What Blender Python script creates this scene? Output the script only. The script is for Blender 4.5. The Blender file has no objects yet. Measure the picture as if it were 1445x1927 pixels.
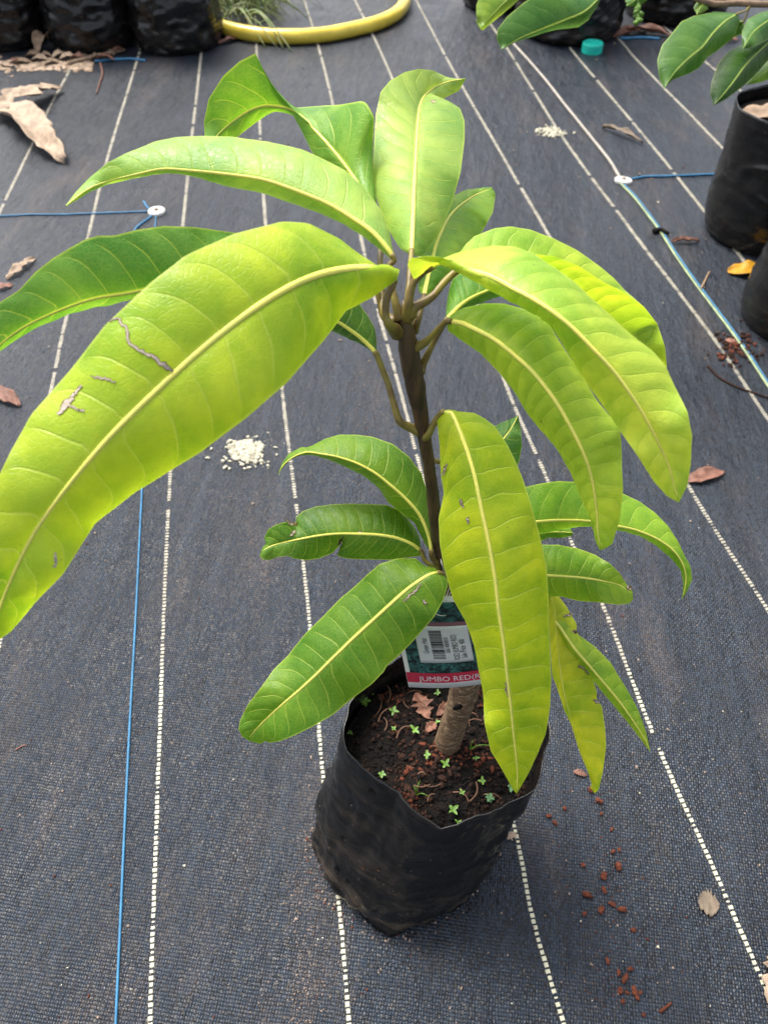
import bpy, bmesh, math, random
import numpy as np
from mathutils import Vector, Matrix, noise

scene = bpy.context.scene
R = math.radians

# ------------------------------------------------------------------ camera
FPX, CX, CY = 1450.0, 722.5, 963.5          # focal length and centre in photo pixels
PITCH, ROLL, CAMH = R(48.35), R(-0.43), 1.09
cr, sr, ct, st = math.cos(ROLL), math.sin(ROLL), math.cos(PITCH), math.sin(PITCH)
right = Vector((cr, sr * st, sr * ct)); upv = Vector((-sr, cr * st, cr * ct)); fwd = Vector((0, ct, -st))
cam_d = bpy.data.cameras.new('camera'); cam = bpy.data.objects.new('camera', cam_d)
scene.collection.objects.link(cam)
M4 = Matrix.Identity(4)
for i in range(3):
    M4[i][0], M4[i][1], M4[i][2] = right[i], upv[i], -fwd[i]
M4[2][3] = CAMH
cam.matrix_world = M4
cam_d.sensor_fit = 'AUTO'; cam_d.sensor_width = 36.0
cam_d.lens = FPX / 1927.0 * 36.0
cam_d.clip_start = 0.01; cam_d.clip_end = 200
cam_d.dof.use_dof = True; cam_d.dof.focus_distance = 0.67; cam_d.dof.aperture_fstop = 10.5
scene.camera = cam
scene.render.resolution_x, scene.render.resolution_y = 767, 1024

# ------------------------------------------------------------------ light
SUN_EL, SUN_AZ = R(60), R(-42)              # bright overcast, light from high behind the plant, slightly left
world = bpy.data.worlds.new('World'); scene.world = world; world.use_nodes = True
wn = world.node_tree.nodes; wl = world.node_tree.links
sky = wn.new('ShaderNodeTexSky'); sky.sky_type = 'NISHITA'; sky.sun_disc = False
sky.sun_elevation = SUN_EL; sky.sun_rotation = SUN_AZ
sky.air_density = 0.8; sky.dust_density = 5.0; sky.ozone_density = 0.3
pale = wn.new('ShaderNodeHueSaturation'); pale.inputs['Saturation'].default_value = 0.45      # milky overcast
wl.new(sky.outputs[0], pale.inputs['Color']); wl.new(pale.outputs[0], wn['Background'].inputs[0]); wn['Background'].inputs[1].default_value = 0.13
sun_d = bpy.data.lights.new('sun', 'SUN'); sun_d.energy = 1.5; sun_d.angle = R(24); sun_d.color = (1, 0.96, 0.88)
sun = bpy.data.objects.new('sun', sun_d); scene.collection.objects.link(sun)
sdir = Vector((math.sin(SUN_AZ) * math.cos(SUN_EL), math.cos(SUN_AZ) * math.cos(SUN_EL), math.sin(SUN_EL)))
sun.rotation_euler = (-sdir).to_track_quat('-Z', 'Y').to_euler(); sun.location = (0, 0, 6)
scene.view_settings.view_transform = 'Standard'; scene.view_settings.look = 'None'
scene.view_settings.exposure = 1.62; scene.view_settings.gamma = 1.0
scene.render.engine = 'CYCLES'

# ------------------------------------------------------------------ helpers
rnd = random.Random(7)
CAM = np.array([0, 0, CAMH])
def ray(u, v):
    x = (u - CX) / FPX; y = -(v - CY) / FPX
    x, y = cr * x - sr * y, sr * x + cr * y
    return np.array([x, ct + y * st, -st + y * ct])
def P(u, v, d): return CAM + ray(u, v) * d
def proj(p):
    q = np.asarray(p) - CAM
    d = q @ np.array(fwd)
    return CX + FPX * (q @ np.array(right)) / d, CY - FPX * (q @ np.array(upv)) / d
def gz(x, y):
    return 0.006 * noise.noise((x * 2.2, y * 0.8, 3.1)) + 0.0026 * noise.noise((x * 8, y * 2.0, 8.7)) + 0.0012 * noise.noise((x * 17, y * 5, 1.7))
def G(u, v, z=None):
    q = ray(u, v)
    zz = 0.0 if z is None else z
    p = CAM + q * ((zz - CAMH) / q[2])
    if z is None:
        p = CAM + q * ((gz(p[0], p[1]) - CAMH) / q[2])
    return p
def lin(r, g, b):
    f = lambda c: ((c / 255 + 0.055) / 1.055) ** 2.4 if c > 10 else c / 255 / 12.92
    return (f(r), f(g), f(b), 1)

def link(o, parent=None):
    scene.collection.objects.link(o)
    if parent is not None: o.parent = parent
    return o
def mesh_obj(name, verts, faces, mats, parent=None, smooth=True, mi=None):
    me = bpy.data.meshes.new(name); me.from_pydata([tuple(map(float, v)) for v in verts], [], faces); me.update()
    for m in (mats if isinstance(mats, (list, tuple)) else [mats]): me.materials.append(m)
    if smooth: me.polygons.foreach_set('use_smooth', [True] * len(me.polygons))
    if mi is not None: me.polygons.foreach_set('material_index', mi)
    return link(bpy.data.objects.new(name, me), parent)
def tag(o, label=None, cat=None, group=None, kind=None):
    if label: o['label'] = label
    if cat: o['category'] = cat
    if group: o['group'] = group
    if kind: o['kind'] = kind
    return o
def empty(name, loc=(0, 0, 0)):
    o = bpy.data.objects.new(name, None); o.empty_display_size = 0.05; o.location = loc
    return link(o)
def adopt(o, parent):            # parent while keeping world-space vertex coordinates
    o.parent = parent
    o.matrix_parent_inverse = Matrix.Translation(parent.location).inverted()
    return o
def cr_spline(pts, n):           # Catmull-Rom through pts, resampled to n+1 points evenly by length
    pts = np.asarray(pts, float)
    if len(pts) == 2: return np.array([pts[0] + (pts[1] - pts[0]) * i / n for i in range(n + 1)])
    q = np.vstack([2 * pts[0] - pts[1], pts, 2 * pts[-1] - pts[-2]])
    out = []
    for i in range(1, len(q) - 2):
        for t in np.linspace(0, 1, 12, endpoint=False):
            a, b, c, d = q[i - 1], q[i], q[i + 1], q[i + 2]
            out.append(0.5 * (2 * b + (c - a) * t + (2 * a - 5 * b + 4 * c - d) * t * t + (3 * b - a - 3 * c + d) * t ** 3))
    out.append(pts[-1])
    return resample(out, n)
def resample(pts, n):
    pts = np.asarray(pts, float)
    s = np.concatenate([[0], np.cumsum(np.linalg.norm(np.diff(pts, axis=0), axis=1))])
    t = np.linspace(0, s[-1], n + 1)
    return np.stack([np.interp(t, s, pts[:, k]) for k in range(pts.shape[1])], 1)
def tube_data(pts, rad, seg=8, cap=True, flat=1.0):
    pts = np.asarray(pts, float); n = len(pts)
    rad = [rad] * n if isinstance(rad, (int, float)) else list(rad)
    V, F = [], []
    T = np.gradient(pts, axis=0)
    up = np.array([0.13, 0.21, 1.0])
    if abs(T[0] @ up) / (np.linalg.norm(T[0]) * np.linalg.norm(up) + 1e-9) > 0.9: up = np.array([0, 1.0, 0.1])
    a = np.cross(T[0], up); a /= np.linalg.norm(a)
    for i in range(n):
        t = T[i] / (np.linalg.norm(T[i]) + 1e-12)
        a = a - t * (a @ t); a /= np.linalg.norm(a) + 1e-12
        b = np.cross(t, a)
        for k in range(seg):
            th = 2 * math.pi * k / seg
            V.append(pts[i] + rad[i] * (a * math.cos(th) + b * math.sin(th) * flat))
    for i in range(n - 1):
        for k in range(seg):
            k2 = (k + 1) % seg
            F.append((i * seg + k, i * seg + k2, (i + 1) * seg + k2, (i + 1) * seg + k))
    if cap:
        F.append(tuple(range(seg))[::-1]); F.append(tuple((n - 1) * seg + k for k in range(seg)))
    return V, F
def tube(name, pts, rad, mat, parent=None, seg=8, n=None):
    if n: 
        m = len(pts)
        if not isinstance(rad, (int, float)):
            rad = np.interp(np.linspace(0, 1, n + 1), np.linspace(0, 1, m), rad)
        pts = cr_spline(pts, n)
    V, F = tube_data(pts, rad, seg)
    return mesh_obj(name, V, F, mat, parent)
class Acc:                        # gathers many small shapes into one mesh
    def __init__(s): s.V, s.F, s.M = [], [], []
    def add(s, V, F, mi=0):
        o = len(s.V); s.V += [tuple(v) for v in V]; s.F += [tuple(i + o for i in f) for f in F]; s.M += [mi] * len(F)
    def build(s, name, mats, parent=None, smooth=True): return mesh_obj(name, s.V, s.F, mats, parent, smooth, s.M)
def crumb(c, r, rg, squash=0.75):  # irregular clod from a jittered icosahedron
    g = (1 + 5 ** .5) / 2
    B = np.array([(-1, g, 0), (1, g, 0), (-1, -g, 0), (1, -g, 0), (0, -1, g), (0, 1, g), (0, -1, -g), (0, 1, -g), (g, 0, -1), (g, 0, 1), (-g, 0, -1), (-g, 0, 1)]) / 1.902
    Fs = [(0, 11, 5), (0, 5, 1), (0, 1, 7), (0, 7, 10), (0, 10, 11), (1, 5, 9), (5, 11, 4), (11, 10, 2), (10, 7, 6), (7, 1, 8), (3, 9, 4), (3, 4, 2), (3, 2, 6), (3, 6, 8), (3, 8, 9), (4, 9, 5), (2, 4, 11), (6, 2, 10), (8, 6, 7), (9, 8, 1)]
    a = rg.uniform(0, 6.28); ca, sa = math.cos(a), math.sin(a); ex = rg.uniform(0.75, 1.4)
    V = []
    for b in B:
        k = r * rg.uniform(0.65, 1.15); x, y, z = b[0] * k * ex, b[1] * k / ex, b[2] * k * squash
        V.append((c[0] + ca * x - sa * y, c[1] + sa * x + ca * y, c[2] + z))
    return V, Fs

# ------------------------------------------------------------------ materials
def nodes(name):
    m = bpy.data.materials.new(name); m.use_nodes = True
    nt = m.node_tree; return m, nt, nt.nodes['Principled BSDF']
def N(nt, t, **kw):
    n = nt.nodes.new(t)
    for k, v in kw.items():
        if k.startswith('i_'): n.inputs[int(k[2:])].default_value = v
        else: setattr(n, k, v)
    return n
def math_(nt, op, a, b=None, c=None, clamp=False):
    n = nt.nodes.new('ShaderNodeMath'); n.operation = op; n.use_clamp = clamp
    for i, x in enumerate((a, b, c)):
        if x is None: continue
        if isinstance(x, (int, float)): n.inputs[i].default_value = x
        else: nt.links.new(x, n.inputs[i])
    return n.outputs[0]
def sstep(nt, x, a, b, lo=0.0, hi=1.0):
    n = nt.nodes.new('ShaderNodeMapRange'); n.interpolation_type = 'SMOOTHSTEP'
    nt.links.new(x, n.inputs[0])
    for i, q in ((1, a), (2, b), (3, lo), (4, hi)): n.inputs[i].default_value = q
    return n.outputs[0]
def mix(nt, fac, a, b, mode='MIX'):
    n = nt.nodes.new('ShaderNodeMix'); n.data_type = 'RGBA'; n.blend_type = mode
    for i, x in ((0, fac), (6, a), (7, b)):
        if isinstance(x, (int, float)): n.inputs[i].default_value = x
        elif isinstance(x, tuple): n.inputs[i].default_value = x
        else: nt.links.new(x, n.inputs[i])
    return n.outputs[2]
def noise_(nt, vec, scale, detail=3, rough=0.55, dist=0.0):
    n = nt.nodes.new('ShaderNodeTexNoise'); n.inputs['Scale'].default_value = scale
    n.inputs['Detail'].default_value = detail; n.inputs['Roughness'].default_value = rough; n.inputs['Distortion'].default_value = dist
    if vec is not None: nt.links.new(vec, n.inputs['Vector'])
    return n.outputs['Fac']
def objco(nt):
    return nt.nodes.new('ShaderNodeNewGeometry').outputs['Position']
def mapping(nt, vec, scale=(1, 1, 1), rot=(0, 0, 0)):
    n = nt.nodes.new('ShaderNodeMapping'); nt.links.new(vec, n.inputs[0])
    n.inputs['Scale'].default_value = scale; n.inputs['Rotation'].default_value = rot
    return n.outputs[0]
def bump(nt, h, strength, dist, normal=None):
    n = nt.nodes.new('ShaderNodeBump'); nt.links.new(h, n.inputs['Height'])
    n.inputs['Strength'].default_value = strength; n.inputs['Distance'].default_value = dist
    if normal is not None: nt.links.new(normal, n.inputs['Normal'])
    return n.outputs[0]
def simple(name, col, rough=0.6, var=0.25, scale=60, bmp=0.3, bdist=0.001, spec=0.4, col2=None):
    m, nt, b = nodes(name); p = objco(nt)
    f = noise_(nt, p, scale, 4)
    c2 = col2 or (col[0] * (1 - var), col[1] * (1 - var), col[2] * (1 - var), 1)
    nt.links.new(mix(nt, sstep(nt, f, 0.35, 0.65), col, c2), b.inputs['Base Color'])
    b.inputs['Roughness'].default_value = rough; b.inputs['Specular IOR Level'].default_value = spec
    nt.links.new(bump(nt, noise_(nt, p, scale * 3, 4), bmp, bdist), b.inputs['Normal'])
    return m

PSI = R(8.0)                                  # direction of the mat's marker lines
def make_mat_material():
    m, nt, b = nodes('woven_mat'); p = objco(nt)
    q = mapping(nt, p, rot=(0, 0, PSI))
    wob = nt.nodes.new('ShaderNodeTexNoise'); nt.links.new(q, wob.inputs['Vector']); wob.inputs['Scale'].default_value = 24; wob.inputs['Detail'].default_value = 2
    wv = nt.nodes.new('ShaderNodeVectorMath'); wv.operation = 'MULTIPLY_ADD'
    nt.links.new(wob.outputs['Color'], wv.inputs[0]); wv.inputs[1].default_value = (0.0075, 0.0045, 0); nt.links.new(q, wv.inputs[2])
    sep = nt.nodes.new('ShaderNodeSeparateXYZ'); nt.links.new(wv.outputs[0], sep.inputs[0])
    per = 0.0040
    x = math_(nt, 'DIVIDE', sep.outputs[0], per * 0.85); y = math_(nt, 'DIVIDE', sep.outputs[1], per * 1.05)
    ix, iy = math_(nt, 'FLOOR', x), math_(nt, 'FLOOR', y)
    par = math_(nt, 'MODULO', math_(nt, 'ABSOLUTE', math_(nt, 'ADD', ix, iy)), 2.0)
    cv = nt.nodes.new('ShaderNodeCombineXYZ'); nt.links.new(ix, cv.inputs[0]); nt.links.new(iy, cv.inputs[1])
    wn_ = nt.nodes.new('ShaderNodeTexWhiteNoise'); wn_.noise_dimensions = '2D'; nt.links.new(cv.outputs[0], wn_.inputs['Vector'])
    rndc = wn_.outputs['Value']
    fx = math_(nt, 'SINE', math_(nt, 'MULTIPLY', math_(nt, 'FRACT', x), math.pi))
    fy = math_(nt, 'SINE', math_(nt, 'MULTIPLY', math_(nt, 'FRACT', y), math.pi))
    warp = math_(nt, 'MULTIPLY', fy, math_(nt, 'POWER', fx, 0.25)); weft = math_(nt, 'MULTIPLY', fx, math_(nt, 'POWER', fy, 0.25))
    hgt = math_(nt, 'ADD', math_(nt, 'MULTIPLY', par, warp), math_(nt, 'MULTIPLY', math_(nt, 'SUBTRACT', 1.0, par), weft))
    hgt = math_(nt, 'MULTIPLY', hgt, math_(nt, 'ADD', 0.45, rndc))
    # base colour: black tape, the two directions differing a little, faded and dusty in patches
    fade = noise_(nt, mapping(nt, q, (1.4, 0.5, 1)), 3.0, 6, 0.65)
    loose = sstep(nt, noise_(nt, mapping(nt, q, (1.0, 0.45, 1)), 7.0, 5, 0.65), 0.36, 0.62)
    tape = mix(nt, rndc, (0.0038, 0.0062, 0.0105, 1), (0.025, 0.036, 0.054, 1))
    tape = mix(nt, math_(nt, 'MULTIPLY', sstep(nt, fade, 0.35, 0.7), 0.4), tape, (0.028, 0.034, 0.043, 1))
    streak = noise_(nt, mapping(nt, q, (30, 1.6, 1)), 1.0, 6, 0.7)
    tape = mix(nt, sstep(nt, streak, 0.36, 0.66, 0.55, 0.0), tape, mix(nt, 1.0, tape, (0.42, 0.44, 0.48, 1), 'MULTIPLY'))
    tape = mix(nt, sstep(nt, streak, 0.52, 0.80, 0.0, 0.5), tape, mix(nt, 1.0, tape, (1.7, 1.7, 1.65, 1), 'MULTIPLY'))
    gap = math_(nt, 'MAXIMUM', sstep(nt, hgt, 0.05, 0.4, 1.0, 0.0), math_(nt, 'MULTIPLY', sstep(nt, rndc, 0.45, 0.20), math_(nt, 'MULTIPLY', par, loose)))
    tape = mix(nt, math_(nt, 'MULTIPLY', gap, 0.92), tape, (0.003, 0.0035, 0.0045, 1))
    dust = math_(nt, 'MULTIPLY', sstep(nt, noise_(nt, mapping(nt, q, (3, 0.9, 1)), 2.2, 8, 0.7), 0.50, 0.74), sstep(nt, noise_(nt, q, 240, 5, 0.75), 0.40, 0.68))
    tape = mix(nt, math_(nt, 'MULTIPLY', dust, 0.75), tape, (0.125, 0.088, 0.066, 1))
    speck = sstep(nt, noise_(nt, q, 420, 2, 0.5), 0.735, 0.77)
    tape = mix(nt, math_(nt, 'MULTIPLY', speck, 0.5), tape, (0.22, 0.20, 0.18, 1))
    nt.links.new(tape, b.inputs['Base Color'])
    nt.links.new(sstep(nt, noise_(nt, q, 7, 5), 0.3, 0.7, 0.28, 0.50), b.inputs['Roughness'])
    b.inputs['Specular IOR Level'].default_value = 0.30
    n1 = bump(nt, noise_(nt, mapping(nt, q, (1.6, 0.6, 1)), 16, 6, 0.62), 0.8, 0.014)
    nt.links.new(bump(nt, hgt, 0.7, 0.0013, n1), b.inputs['Normal'])
    return m

def make_leaf_material(name, rough=0.40, vein=(0.46, 0.56, 0.09, 1), veinmix=0.48, trans=0.40, netting=0.11):
    m, nt, b = nodes(name); L = nt.links
    oi = nt.nodes.new('ShaderNodeObjectInfo')
    uv = nt.nodes.new('ShaderNodeUVMap'); sep = nt.nodes.new('ShaderNodeSeparateXYZ'); L.new(uv.outputs[0], sep.inputs[0])
    v = math_(nt, 'ABSOLUTE', math_(nt, 'SUBTRACT', math_(nt, 'MULTIPLY', sep.outputs[1], 2.0), 1.0))
    at = N(nt, 'ShaderNodeAttribute', attribute_name='phase')
    pp = math_(nt, 'PINGPONG', at.outputs['Fac'], 0.5)
    inner = sstep(nt, v, 0.72, 0.97, 1.0, 0.0)
    vm = math_(nt, 'MULTIPLY', sstep(nt, pp, 0.006, 0.048, 1.0, 0.0), inner)
    pos = objco(nt)
    vor = N(nt, 'ShaderNodeTexVoronoi', feature='DISTANCE_TO_EDGE'); L.new(pos, vor.inputs['Vector']); vor.inputs['Scale'].default_value = 260
    net = sstep(nt, vor.outputs['Distance'], 0.0, 0.10, 1.0, 0.0)
    mott = noise_(nt, pos, 26, 4, 0.6); fine = noise_(nt, pos, 240, 3)
    base = oi.outputs['Color']
    hsv = N(nt, 'ShaderNodeHueSaturation'); L.new(base, hsv.inputs['Color'])
    hsv.inputs['Hue'].default_value = 0.478; hsv.inputs['Value'].default_value = 1.35
    c = mix(nt, math_(nt, 'MULTIPLY', sstep(nt, mott, 0.40, 0.70), 0.8), base, hsv.outputs[0])
    gr_ = noise_(nt, mapping(nt, pos, (1, 1, 1), (0.3, 0.5, 0.2)), 15, 5, 0.62, 0.3)
    c = mix(nt, math_(nt, 'MULTIPLY', sstep(nt, gr_, 0.44, 0.68), 0.75), c, mix(nt, 1.0, c, (0.44, 0.70, 0.5, 1), 'MULTIPLY'))
    # blade colour deepens from one lateral vein up to the next
    fr = math_(nt, 'FRACT', at.outputs['Fac'])
    c = mix(nt, math_(nt, 'MULTIPLY', math_(nt, 'MULTIPLY', sstep(nt, fr, 0.35, 0.92), sstep(nt, v, 0.03, 0.25)), 0.38), c, mix(nt, 1.0, c, (0.58, 0.76, 0.45, 1), 'MULTIPLY'))
    c = mix(nt, math_(nt, 'MULTIPLY', net, netting), c, vein)
    c = mix(nt, math_(nt, 'MULTIPLY', vm, veinmix), c, vein)
    c = mix(nt, sstep(nt, v, 0.02, 0.07, 0.85, 0.0), c, vein)
    c = mix(nt, sstep(nt, v, 0.955, 0.985, 0.0, 0.6), c, vein)
    spot = sstep(nt, noise_(nt, pos, 150, 3, 0.6), 0.72, 0.76)
    c = mix(nt, math_(nt, 'MULTIPLY', spot, 0.7), c, (0.10, 0.055, 0.02, 1))
    L.new(c, b.inputs['Base Color'])
    L.new(sstep(nt, fine, 0.3, 0.7, rough - 0.05, rough + 0.1), b.inputs['Roughness'])
    b.inputs['Specular IOR Level'].default_value = 0.36
    h = math_(nt, 'ADD', math_(nt, 'MULTIPLY', vm, -0.8), math_(nt, 'ADD', math_(nt, 'MULTIPLY', net, -0.25), math_(nt, 'MULTIPLY', fine, 0.25)))
    nrm = bump(nt, h, 0.55, 0.0007)
    L.new(nrm, b.inputs['Normal'])
    tr = N(nt, 'ShaderNodeBsdfTranslucent'); L.new(nrm, tr.inputs['Normal'])
    tc = mix(nt, 1.0, c, (1.65, 1.55, 0.70, 1), 'MULTIPLY'); L.new(tc, tr.inputs['Color'])
    ms = N(nt, 'ShaderNodeMixShader'); ms.inputs[0].default_value = trans
    L.new(b.outputs[0], ms.inputs[1]); L.new(tr.outputs[0], ms.inputs[2])
    L.new(ms.outputs[0], nt.nodes['Material Output'].inputs['Surface'])
    return m

def make_bag_material(name, dusty=0.5):
    m, nt, b = nodes(name); p = objco(nt)
    sep = nt.nodes.new('ShaderNodeSeparateXYZ'); nt.links.new(p, sep.inputs[0])
    low = sstep(nt, math_(nt, 'ADD', sep.outputs[2], math_(nt, 'MULTIPLY', noise_(nt, p, 14, 4), 0.12)), 0.05, 0.19, 1.0, 0.18)
    streak = noise_(nt, mapping(nt, p, (1, 1, 5.0)), 11, 10, 0.76, 0.5)
    d = math_(nt, 'MULTIPLY', math_(nt, 'MULTIPLY', sstep(nt, streak, 0.42, 0.75), low), dusty)
    c = mix(nt, d, (0.0042, 0.0044, 0.0048, 1), (0.13, 0.098, 0.068, 1))
    sp = sstep(nt, noise_(nt, p, 190, 2), 0.72, 0.75)
    c = mix(nt, math_(nt, 'MULTIPLY', sp, 0.5), c, (0.22, 0.17, 0.13, 1))
    nt.links.new(c, b.inputs['Base Color'])
    nt.links.new(sstep(nt, noise_(nt, p, 18, 4), 0.3, 0.7, 0.16, 0.32), b.inputs['Roughness'])
    b.inputs['Specular IOR Level'].default_value = 0.42
    rg = nt.nodes.new('ShaderNodeTexNoise'); rg.noise_type = 'RIDGED_MULTIFRACTAL'; nt.links.new(mapping(nt, p, (1, 1, 1.7)), rg.inputs['Vector'])
    rg.inputs['Scale'].default_value = 9; rg.inputs['Detail'].default_value = 3; rg.inputs['Roughness'].default_value = .5; rg.inputs['Distortion'].default_value = .8
    n1 = bump(nt, rg.outputs['Fac'], 0.6, 0.016)
    nt.links.new(bump(nt, noise_(nt, p, 120, 4), 0.12, 0.001, n1), b.inputs['Normal'])
    return m

def make_trunk_material():
    m, nt, b = nodes('trunk_bark'); p = objco(nt)
    ring = noise_(nt, mapping(nt, p, (130, 130, 420)), 1.0, 4, 0.65)
    mark = sstep(nt, ring, 0.53, 0.60)
    c = mix(nt, sstep(nt, noise_(nt, p, 55, 5, 0.65), 0.3, 0.7), (0.060, 0.033, 0.014, 1), (0.14, 0.083, 0.040, 1))
    c = mix(nt, math_(nt, 'MULTIPLY', mark, 0.65), c, (0.36, 0.26, 0.15, 1))
    nt.links.new(c, b.inputs['Base Color']); b.inputs['Roughness'].default_value = 0.78
    nt.links.new(bump(nt, ring, 0.9, 0.0014), b.inputs['Normal'])
    return m
def make_stem_material():
    m, nt, b = nodes('stem_bark'); p = objco(nt)
    sep = nt.nodes.new('ShaderNodeSeparateXYZ'); nt.links.new(p, sep.inputs[0])
    f = noise_(nt, mapping(nt, p, (1, 1, 0.25)), 160, 4, 0.6)
    c = mix(nt, sstep(nt, f, 0.3, 0.7), (0.014, 0.0075, 0.003, 1), (0.085, 0.046, 0.018, 1))
    c = mix(nt, sstep(nt, noise_(nt, p, 60, 4), 0.60, 0.72, 0, 0.5), c, (0.07, 0.055, 0.03, 1))
    c = mix(nt, math_(nt, 'MULTIPLY', sstep(nt, sep.outputs[2], 0.74, 0.82), 0.7), c, (0.075, 0.052, 0.018, 1))
    nt.links.new(c, b.inputs['Base Color']); b.inputs['Roughness'].default_value = 0.55
    nt.links.new(bump(nt, f, 0.7, 0.0012), b.inputs['Normal'])
    return m

MAT = {}
MAT['mat'] = make_mat_material()
MAT['leaf'] = make_leaf_material('mango_leaf')
MAT['gloss_leaf'] = make_leaf_material('glossy_leaf', 0.30, (0.34, 0.46, 0.10, 1), 0.10, 0.30, 0.04)
MAT['rib'] = simple('midrib_yellow', (0.70, 0.64, 0.12, 1), 0.45, 0.2, 120, 0.2, 0.0004, col2=(0.58, 0.58, 0.11, 1))
MAT['rib_dark'] = simple('midrib_green', (0.28, 0.38, 0.06, 1), 0.45, 0.2, 120, 0.2, 0.0004)
MAT['petiole'] = simple('petiole_olive', (0.20, 0.165, 0.03, 1), 0.45, 0.3, 60, 0.4, 0.0006, col2=(0.105, 0.066, 0.02, 1))
MAT['stem'] = make_stem_material()
MAT['trunk'] = make_trunk_material()
MAT['bag'] = make_bag_material('black_polythene', 0.75)
MAT['bag_far'] = make_bag_material('black_polythene_worn', 0.35)
MAT['soil'] = simple('potting_soil', (0.009, 0.0055, 0.004, 1), 0.9, 0.5, 130, 1.0, 0.004, 0.2, (0.0022, 0.0018, 0.0015, 1))
MAT['soil_red'] = simple('red_laterite', (0.125, 0.036, 0.019, 1), 0.9, 0.4, 200, 0.7, 0.002, 0.2)
MAT['soil_mid'] = simple('brown_crumb', (0.036, 0.016, 0.010, 1), 0.9, 0.5, 200, 0.7, 0.002, 0.2)
MAT['soil_black'] = simple('black_crumb', (0.004, 0.003, 0.0026, 1), 0.9, 0.4, 200, 0.7, 0.002, 0.2)
MAT['root'] = simple('dry_root', (0.17, 0.085, 0.05, 1), 0.8, 0.4, 150)
MAT['stitch'] = simple('cream_tape', (0.52, 0.50, 0.35, 1), 0.5, 0.15, 300, 0.2, 0.0004, col2=(0.42, 0.40, 0.30, 1))
MAT['stitch_far'] = simple('dusty_tape', (0.36, 0.33, 0.26, 1), 0.6, 0.3, 60, 0.2, 0.0004)
MAT['blue'] = simple('blue_cord', (0.026, 0.155, 0.30, 1), 0.55, 0.25, 40)
MAT['green_cord'] = simple('green_cord', (0.27, 0.33, 0.17, 1), 0.4, 0.3, 30)
MAT['white_cord'] = simple('dusty_white_cord', (0.30, 0.27, 0.23, 1), 0.5, 0.2, 50)
MAT['white'] = simple('white_plastic', (0.55, 0.54, 0.50, 1), 0.4, 0.12, 80)
MAT['hose'] = simple('yellow_hose', (0.72, 0.55, 0.07, 1), 0.24, 0.22, 14, 0.15, 0.002)
MAT['cap'] = simple('turquoise_plastic', (0.015, 0.52, 0.40, 1), 0.4, 0.2, 30)
MAT['dry'] = simple('dry_leaf_tan', (0.24, 0.165, 0.105, 1), 0.75, 0.4, 45, 0.7, 0.003)
MAT['dry_pale'] = simple('dry_leaf_pale', (0.36, 0.265, 0.185, 1), 0.75, 0.35, 45, 0.7, 0.003)
MAT['dry_brown'] = simple('dry_leaf_brown', (0.19, 0.085, 0.055, 1), 0.65, 0.4, 50, 0.5, 0.002)
MAT['dry_grey'] = simple('dry_leaf_grey', (0.17, 0.13, 0.09, 1), 0.75, 0.35, 50, 0.5, 0.002)
MAT['yellow_leaf'] = simple('fallen_yellow_leaf', (0.42, 0.21, 0.008, 1), 0.5, 0.25, 40)
MAT['powder'] = simple('white_grains', (0.48, 0.45, 0.34, 1), 0.7, 0.25, 90)
MAT['grit'] = simple('pale_grit', (0.26, 0.19, 0.145, 1), 0.8, 0.4, 90)
MAT['weed'] = simple('weed_green', (0.10, 0.21, 0.02, 1), 0.45, 0.3, 120)
MAT['weed_blue'] = simple('weed_bluegreen', (0.085, 0.20, 0.075, 1), 0.5, 0.3, 120)
MAT['grass'] = simple('grass_green', (0.085, 0.15, 0.025, 1), 0.55, 0.5, 30, col2=(0.17, 0.18, 0.07, 1))
MAT['lesion'] = simple('dead_tissue_grey', (0.40, 0.34, 0.28, 1), 0.9, 0.25, 200)
MAT['lesion_dark'] = simple('dead_tissue_brown', (0.15, 0.105, 0.028, 1), 0.8, 0.3, 200)
MAT['lesion_yellow'] = simple('yellowed_tissue', (0.335, 0.425, 0.022, 1), 0.5, 0.2, 120)
MAT['twig'] = simple('twig_bark', (0.23, 0.15, 0.09, 1), 0.7, 0.4, 70)

# ------------------------------------------------------------------ ground mat with its marker lines
def axis(lo, hi, step, far):
    a = [-far, -far * .4, -far * .15]; x = lo
    while x <= hi + 1e-6: a.append(x); x += step
    return a + [far * .15, far * .4, far]
ax, ay = axis(-2.6, 2.9, 0.02, 40), axis(-0.3, 5.2, 0.03, 40)
V = [(x, y, gz(x, y)) for y in ay for x in ax]; nx = len(ax)
F = [(j * nx + i, j * nx + i + 1, (j + 1) * nx + i + 1, (j + 1) * nx + i) for j in range(len(ay) - 1) for i in range(nx - 1)]
mat_o = tag(mesh_obj('weed_mat_ground', V, F, MAT['mat']), 'black woven weed mat with cream stitched marker lines', None, None, 'structure')

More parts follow.
